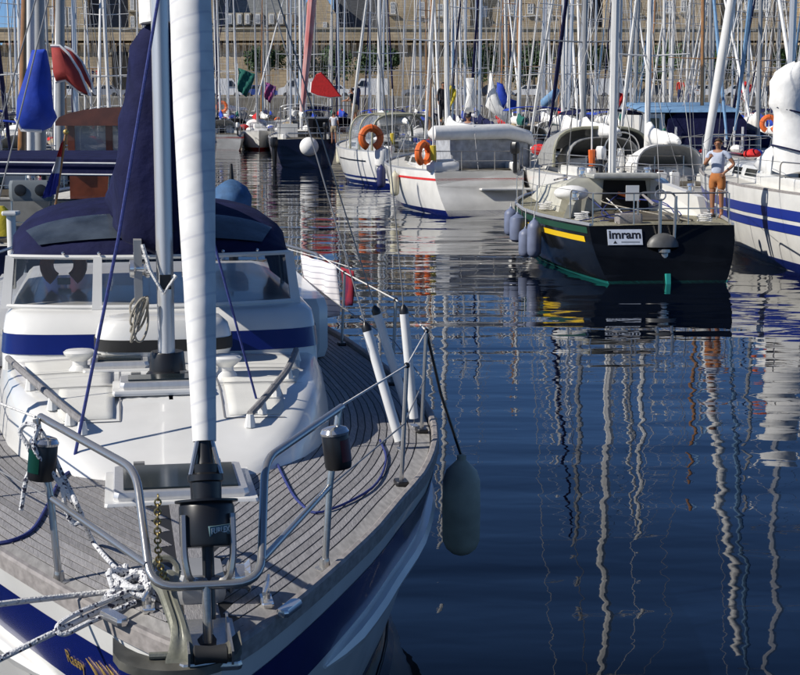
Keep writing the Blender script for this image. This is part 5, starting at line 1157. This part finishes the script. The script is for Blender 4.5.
# ---------------------------------------------------------------- 6. white bow, inflatable
HD6 = R(128); p = onz(279, 146, 0)
bw_ = make_boat('white yacht with flared grey sided bow pointing at the navy boat', p.x + 1.6, p.y + 5.0, HD6, 10.5, 3.5, 1.75, GREY_H, None, 'navy', 'black', alu, 14, 1, seed=21); bw_.band(1.0, .62, 2, .015).build('white_sheer', gel, bw_.hull)
def dinghy(label, loc, rz, s=1):
    t = thing('inflatable_dinghy', label, 'dinghy', loc, rz)
    MB().tube(catmull([(.75 * s, -1.5 * s, .28), (.78 * s, .2 * s, .3), (.6 * s, 1.1 * s, .38), (0, 1.6 * s, .5), (-.6 * s, 1.1 * s, .38), (-.78 * s, .2 * s, .3), (-.75 * s, -1.5 * s, .28)], 5), .24 * s, 10).build('tube', gel, t)
    MB().box((0, -.2 * s, .14), (1.3 * s, 2.6 * s, .06)).build('floor', GREY_H, t); MB().box((0, -1.4 * s, .35), (1.3 * s, .06, .45)).build('transom', teak_rail, t)
    for k in (-.5, .5): MB().torus((.78 * s, k, .3), .245 * s, .02, Matrix.Rotation(R(90), 3, 'X'), 14, 5).build('strap', black, t)
    return t
HD7 = R(150); p = onz(228, 139, 0)
make_boat('white yacht with two dark straps over its plumb bow in the left channel', p.x, p.y + 4, HD7, 9, 3.2, 1.7, 'white', None, 'white', 'grey', alu, 13, 1, seed=33, boot='black')
lifebuoy('orange lifebuoy on the leftmost bow across the channel', atd(222, 107, 148), 0, horseshoe=False, s=1.6)

# ---------------------------------------------------------------- 7. boat with wheel and grey sprayhood behind the black yacht
cx, cy = stern_to_center(640, 45, R(9), 11)
wb = make_boat('white yacht with steering wheel and large grey sprayhood behind the black yacht', cx, cy, R(9), 11, 3.8, 1.35, 'white', None, 'white', 'grey', alu_g, 10, 0, seed=17, sternf=.8)
t = wb.t
A = [[(1.5 * math.copysign(abs(math.cos(a)) ** .6, math.cos(a)), yy, 1.35 + .2 + (zz - .2) * math.sin(a) ** .5) for a in [math.pi * i / 14 for i in range(15)]] for yy, zz in ((.6, .7), (.0, 1.25), (-.9, 1.4), (-1.5, 1.38))]
MB().loft(A, closed=False).build('wide_sprayhood', CANV['grey'], t, ang=60); MB().tube([Vector(p_) + Vector((0, -.02, 0)) for p_ in A[3]], .05, 6).build('hoop', mat('olive_frame', (.30, .29, .20)), t)
wh = MB(); wh.torus((0, -3.6, 1.35 + .75), .52, .022, Matrix.Rotation(R(90), 3, 'X'), 28, 6)
for k in range(6): a = k * math.pi / 3; wh.tube([(0, -3.6, 2.10), (.52 * math.cos(a), -3.6, 2.10 + .52 * math.sin(a))], .011, 5)
wh.build('steering_wheel', steel, t); MB().tube([(0, -3.5, 1.35), (0, -3.5, 2.15)], [.14, .10], 10).build('pedestal', gel, t)
# ---------------------------------------------------------------- 8. motor cruiser with navy canopy
p = atd(695, 150, 57); HD8 = R(4)
mc = make_boat('motor cruiser with pale blue topped navy cockpit canopy', p.x, p.y + 3.2, HD8, 10, 4.2, 1.7, 'white', 'navy', name='motor_cruiser', cat='motor boat', rig=False, lod=0, seed=19, hood_on=False, cabin=False, cockpit=False, sternf=.9)
t = mc.t
MB().loft([[(-1.5, -4.3, 1.7), (1.35, -4.3, 1.7), (1.35, -1.2, 1.7), (-1.5, -1.2, 1.7)], [(-1.45, -4.2, 2.9), (1.30, -4.2, 2.85), (1.3, -1.2, 3.1), (-1.45, -1.2, 3.1)], [(-1.0, -4.1, 3.22), (1.0, -4.1, 3.22), (1.0, -1.2, 3.35), (-1.0, -1.2, 3.35)]], caps=True).build('canopy', navy, t)
MB().loft([[(-2.3, -4.25, 3.14), (1.15, -4.25, 3.16), (1.4, -.6, 3.4), (-2.3, -.6, 3.4)], [(-2.1, -4.15, 3.24), (1.0, -4.15, 3.26), (1.2, -.6, 3.5), (-2.1, -.6, 3.5)]], caps=True).build('canopy_top', CANV['pale blue'], t)
for k, x_ in enumerate((-1.2, .55, .85, 1.15)): MB().box((x_, -4.32, 2.3), (.07, .03, .7)).build('canopy_zip', sailcloth, t)
MB().box((-2.0, -2.8, 2.4), (.9, 2.6, 1.4)).build('side_cabin', gel, t); MB().box((-2.0, -4.12, 2.6), (.5, .04, .7)).build('cabin_window', darkglass, t)
MB().loft([[(-1.8, -1.2, 1.7), (1.8, -1.2, 1.7), (1.3, 3.3, 1.8), (-1.3, 3.3, 1.8)], [(-1.6, -1.2, 3.0), (1.6, -1.2, 3.0), (1.0, 2.2, 2.5), (-1.0, 2.2, 2.5)]], caps=True).build('fore_cabin', gel, t)

cx, cy = stern_to_center(700, 42.5, R(6), 9.5)
eb = make_boat('white yacht with cluttered stern rails between the black yacht and the navy canopy', cx, cy, R(6), 9.5, 3.3, 1.2, 'white', 'navy', 'white', 'white', alu_w, 9, 0, seed=77, sternf=.8, mast_at=.1)
lb_ = ['white jerry can on the cluttered stern rail', 'second white jerry can on the cluttered stern rail', 'blue jerry can on the cluttered stern rail']
for i, (x_, c_) in enumerate(((-.9, gel), (-.55, gel), (.7, CANV['royal blue']))):
    j = thing('jerry_can', lb_[i], 'jerry can', eb.t.matrix_basis @ Vector((x_, -4.1, 1.22)), R(6), 'jerry cans on a stern rail'); MB().bbox((0, 0, .2), (.28, .18, .4), .04).build('body', c_, j); MB().tube([(-.08, 0, .4), (-.08, 0, .46), (.08, 0, .46), (.08, 0, .4)], .018, 6).build('handle', c_, j)
# ---------------------------------------------------------------- 9. wheelhouse boat behind the near yacht at left
wh_ = make_boat('motor sailer with varnished wheelhouse and navy awning behind the near yacht', -5.2, 27.2, R(6), 12, 4.0, 1.5, 'navy', None, 'navy', 'navy', alu_g, 14, 0, seed=41, hood_on=False, rig=False, cabin=False, sternf=.85)
t = wh_.t
MB().box((.65, .6, 1.9), (1.9, 3.0, .9)).build('wheelhouse_base', mahog, t)
MB().loft([[(.65 + 1.12 * math.cos(math.pi * i / 10), yy, 3.13 + .24 * math.sin(math.pi * i / 10)) for i in range(11)] + [(-.47, yy, 3.07), (1.77, yy, 3.07)] for yy in (-1.2, 2.3)], caps=True).build('wheelhouse_roof', mahog, t)
for x_ in (-.25, .36, .98, 1.55): MB().box((x_, -.92, 2.72), (.11, .11, .78)).build('window_post', mahog, t)
for a, b_ in ((-.2, .31), (.41, .93), (1.03, 1.5)): MB().box(((a + b_) / 2, -.90, 2.72), (b_ - a, .03, .72)).build('window', mat('wheelhouse_glass', (.30, .33, .38), .08, alpha=.7), t)
MB().box((-.4, -4.6, 1.9), (2.2, .3, .35)).build('cockpit_locker', mat('grey_canvas', (.28, .28, .27)), t)
P0 = atd(-30, 158, 21.2)
aw = thing('boom_awning', 'navy awning with white piping spread low over the cockpit at left', 'awning', P0)
p1 = atd(116, 158, 21.2) - P0; L_ = p1.x
MB().loft([[(0, 0, 0), (L_, 0, -.02), (L_, 1.8, .05), (0, 1.8, .05)], [(0, -.04, -.22), (L_ + .05, -.04, -.24), (L_ + .05, 1.85, -.2), (0, 1.85, -.2)]], caps=True).build('canvas', navy, aw)
for z in (-.05, -.20): MB().tube([(0, -.045, z), (L_ + .05, -.05, z - .02)], .012, 5).build('piping', sailcloth, aw)
for x_ in (L_ * .55, L_ * .95): MB().tube([(x_, .1, -.2), (x_ - .15, .3, -1.3)], .018, 6).build('support', steel, aw)
P0 = atd(32, 200, 20.5); pd = thing('instrument_pod', 'grey pod with two round dark dials left of the sprayhood', 'instrument', P0)
MB().bbox((0, 0, .12), (.56, .2, .26), .05).build('case', mat('grey_pod', (.16, .18, .19), .5), pd)
for x_ in (-.12, .14): MB().lathe([(.0, 0), (.075, 0), (.075, .02), (.06, .025)], (x_, -.10, .13), 16, Matrix.Rotation(R(90), 3, 'X')).build('dial', black, pd)
P0 = atd(12, 245, 20); ps = thing('white_post', 'white deck post beside the yellow oilskin at the left edge', 'post', P0)
MB().tube([(0, 0, -.8), (0, 0, .38)], .06, 10).build('post', gel, ps); MB().bbox((0, 0, .40), (.2, .2, .05), .02).build('cap', gel, ps)
P0 = atd(0, 236, 20.2); ys_ = thing('oilskin', 'yellow oilskin jacket hanging at the left edge', 'jacket', P0)
MB().loft([[(.16 * k * math.cos(a) * (1 + .1 * math.sin(4 * a)), .08 * k * math.sin(a), z) for a in [2 * math.pi * q / 12 for q in range(12)]] for z, k in ((0, 1.1), (.15, 1), (.3, .9), (.38, .4))], caps=True).build('cloth', CL['yellow'], ys_)
# blue sail cover and maroon sail of the boats behind, thick masts
D = 31.0
def flat_sail(name, label, outline, Y, m, thick=.30, edge=None, edge_idx=(), bulge=.12):
    pts = [atd(a, b_, Y) for a, b_ in outline]; c = sum(pts, Vector()) / len(pts); o = thing(name, label, 'sail', c)
    q = [p - c for p in pts]
    rings = [[p * .97 + Vector((0, thick / 2, 0)) for p in q], q, [p * .9 + Vector((0, -thick * .4, 0)) for p in q], [p * .6 + Vector((.03 * math.sin(i * 2.3), -thick * .4 - bulge * .7, 0)) for i, p in enumerate(q)], [p * .25 + Vector((0, -thick * .4 - bulge, 0)) for p in q]]
    MB().loft(rings, caps=True).build('cloth', m, o, ang=70)
    if edge: MB().tube([q[i] + Vector((0, -.04, 0)) for i in edge_idx], .035, 6).build('edge', edge, o)
    return o
flat_sail('bagged_sail', 'bright royal blue sail bag hanging from a boom at upper left', [(32, 50), (45, 49), (49, 70), (52, 108), (56, 118), (50, 128), (42, 131), (22, 130), (16, 118), (17, 100), (26, 72)], D, royal, .35, sailcloth, (6, 7, 8))
flat_sail('stowed_jib', 'maroon stowed sail with white edges right of the blue bag', [(51, 46), (60, 46), (68, 53), (80, 72), (90, 96), (80, 92), (66, 80), (56, 82), (53, 72)], D + 2, maroon, .25, sailcloth, (0, 1, 2, 3, 4, 5, 6, 7))
flat_sail('stowed_jib', 'second narrower maroon sail fold leaning right with a white edge', [(65, 47), (72, 50), (82, 62), (92, 84), (93, 92), (86, 80), (76, 62)], D + 2.6, maroon, .2, sailcloth, (0, 1, 2, 3, 4))
def lone_mast(label, px0, py0, px1, py1, Y, r, m, boatless=False):
    a, b_ = atd(px0, py0, Y), atd(px1, py1, Y); d = (a - b_).normalized(); a2 = b_ + d * ((b_ - a).length * 1.0)
    top = b_ + (a - b_).normalized() * ((a.z - b_.z) / max((a - b_).normalized().z, .1))
    base = b_; tip = b_ + (a - b_).normalized() * 13
    o = thing('mast', label, 'mast', base); MB().tube([Vector((0, 0, -1.2)), tip - base], [r, r * .8], 10).build('pole', m, o)
    for k in (5, 9):
        p = (tip - base) * (k / 13)
        for s in (-1, 1): MB().tube([p, p + Vector((s * .9, .1, .05))], [.03, .018], 5).build('spreader', m, o)
    for s in (-1, 1): MB().tube([(s * 1.4, .2, -1), (tip - base) * .95], .008, 4).build('shroud', wire, o)
    return o
lone_mast('thick white mast left of the blue bag', 29, 0, 29, 120, 33.5, .085, alu_w); lone_mast('thick grey mast right beside the white one at upper left', 38, 0, 39, 105, 34, .12, alu_g)
lone_mast('blue grey mast above the maroon sail', 59, 0, 59, 105, 36, .10, alu_g); lone_mast('varnished wooden mast near the left edge', 23, 0, 20, 110, 42, .11, wood_mast)

# ================================================================== THE FLEET
rows_ = [(124, 205, 335, 4, 'left of the navy boat'), (143, 203, 300, 4, 'beyond the left channel'), (60, 545, 830, 5, 'behind the grey sprayhood'), (73, 455, 830, 8, 'in second right row'), (86, 405, 830, 9, 'in third row back'), (100, 352, 830, 11, 'in fourth row back'), (116, 325, 830, 13, 'in fifth row back'),
         (134, 285, 830, 14, 'third row from quay'), (151, 245, 830, 16, 'second row from quay'), (168, 212, 830, 18, 'row under the quay'),
         (46, -70, 150, 2, 'behind the wheelhouse'), (66, -60, 190, 5, 'in second row at left'), (95, -40, 200, 7, 'in third row at left'), (130, -30, 208, 9, 'in left row by the quay')]
ordn = ['first', 'second', 'third', 'fourth', 'fifth', 'sixth', 'seventh', 'eighth', 'ninth', 'tenth', 'eleventh', 'twelfth', 'thirteenth', 'fourteenth', 'fifteenth', 'sixteenth', 'seventeenth', 'eighteenth']
masts = {'silver': alu, 'white': alu_w, 'grey': alu_g, 'wooden': wood_mast}
R3 = random.Random(2024)
for ri, (Y, a, b_, n, ph) in enumerate(rows_):
    for i in range(n):
        px = a + (b_ - a) * (i + .5) / n + R3.uniform(-.22, .22) * (b_ - a) / n
        yy = Y + R3.uniform(-2.5, 2.5); hu = R3.choice(['white'] * 12 + ['navy', 'cream', 'grey', 'red', 'green']); cv_ = R3.choice(['navy', 'white', 'white', 'royal blue', 'white', 'grey', 'green', 'red', 'navy', 'white']); hd_ = R3.choice(['navy', 'grey', 'white', 'grey', 'tan', 'white'])
        mk = R3.choice(['silver', 'white', 'grey', 'silver', 'white', 'grey', 'white', 'silver', 'wooden']); st_ = R3.choice([None, 'navy', 'red', 'royal blue', None])
        L = R3.uniform(8.5, 12); x = atd(px, 100, yy).x
        hd0 = R(8) + R3.uniform(-.12, .12) + (math.pi if R3.random() < .35 else 0)
        lb = '%s yacht, %s boom cover, %s mast, %s from left, %s' % (hu, cv_.replace('royal ', ''), mk, ordn[i], ph)
        fb = make_boat(lb, x, yy, hd0, L, L * .33, R3.uniform(1.05, 1.5), hu, st_ if hu == 'white' else 'white', cv_, hd_, masts[mk], max(7.5, 2.0 + .066 * yy + R3.uniform(.8, 3)), 1, 'yachts moored in rows across the harbour', seed=ri * 50 + i, boom_sw=R3.uniform(-.1, .1), tilt=R3.uniform(-.03, .03), genoa=R3.random() < .75, boot=R3.choice(['navy', 'red', 'black']))
        if R3.random() < .18:
            q = fb.t.matrix_basis @ Vector((.9, -L / 2 + .7, fb.F + .55)); lifebuoy('orange lifebuoy on the %s yacht %s from left %s' % (hu, ordn[i], ph), q, hd0, s=1.0)
# slanting white mast in front of the motor cruiser
o_ = thing('leaning_mast', 'thick white pole leaning left to right in front of the navy canopy', 'mast', atd(706, 152, 43)); e_ = atd(735, -20, 43) - o_.location
MB().tube([(0, 0, -.6), (0, 0, 0), e_ * .5, e_ * 2.2], [.06, .10, .13, .12], 12).build('pole', alu_w, o_)
# flags, people further back
def small_flag(label, px, py, Y, m, w=1.0, h=1.3, rot=.3):
    p = atd(px, py, Y); o = thing('flag', label, 'flag', p); 
    rows = [[(w * (i / 6) * (1 - .5 * j / 6) + .06 * math.sin(i + j), .12 * math.sin(i * 1.7 + j), -h * j / 6 - .25 * i / 6 * h) for i in range(7)] for j in range(7)]
    c = MB().loft(rows, closed=False).build('cloth', m, o, ang=180); c.modifiers.new('t', 'SOLIDIFY').thickness = .02
    MB().tube([(-.02, 0, .3), (-.02, 0, -h - .6)], .03, 6).build('staff', alu_w, o); return o
small_flag('green flag hanging limp above the left channel boats', 238, 68, 112, CANV['green'], 1.2, 1.6); small_flag('blue and red flag small above the white bow', 265, 82, 115, mat('blue_red_flag', (.05, .08, .35), .8, col2=(.5, .03, .04), scale=1.2), .8, 1.2)
small_flag('yellow flag beside the person in black coat', 447, 84, 78, CL['yellow'], .45, 1.0); small_flag('red flag behind the slanting white pole at right', 742, 80, 110, red, .7, 1.3); small_flag('red flag near the long white mast, right of the tent yacht', 613, 88, 80, red, .5, 1.1)
flat_sail('bagged_sail', 'royal blue sail bag hanging beside a white bundle in mid picture', [(497, 82), (503, 84), (508, 98), (517, 101), (516, 108), (505, 109), (498, 105), (496, 95)], 80, royal, .5)
flat_sail('bundled_sail', 'white bundled sail below the royal blue bag in mid picture', [(490, 70), (495, 88), (503, 108), (511, 117), (507, 124), (494, 114), (485, 106), (488, 90)], 78, sailcloth, .6)
flat_sail('bundled_sail', 'white bundled sail with lumpy top on the mast left of the blue bag', [(466, 78), (474, 78), (475, 100), (474, 112), (464, 112), (467, 95)], 76, sailcloth, .5)
flat_sail('upturned_dinghy', 'upturned dinghy with blue and white hull among the masts', [(541, 100), (556, 87), (560, 90), (557, 98), (545, 108), (541, 106)], 82, CANV['pale blue'], .8, sailcloth, (2, 3, 4, 5))
for i, (px, py, Y, c, l) in enumerate([(320 + 360, 104, 112, 'red', 'person in red jacket standing on a far boat right of the widest tree'), (689, 108, 108, 'white', 'person in white shirt beside the one in red jacket'), (578 + 162, 106, 120, 'red', 'person in red top far behind the navy canopy'), (357, 112, 100, 'navy', 'person in navy top far behind the red sail bag'), (220, 110, 140, 'white', 'person in white on the far left channel boat'), (98, 84, 184, 'red', 'person in red walking on the quay at left'), (93, 84, 184, 'navy', 'person in navy walking on the quay at left')]):
    person(l, atd(px, py, Y), i * 1.3, CL[c], CL['navy'], 1.75, ('down', 'fwd'), long_legs=True)
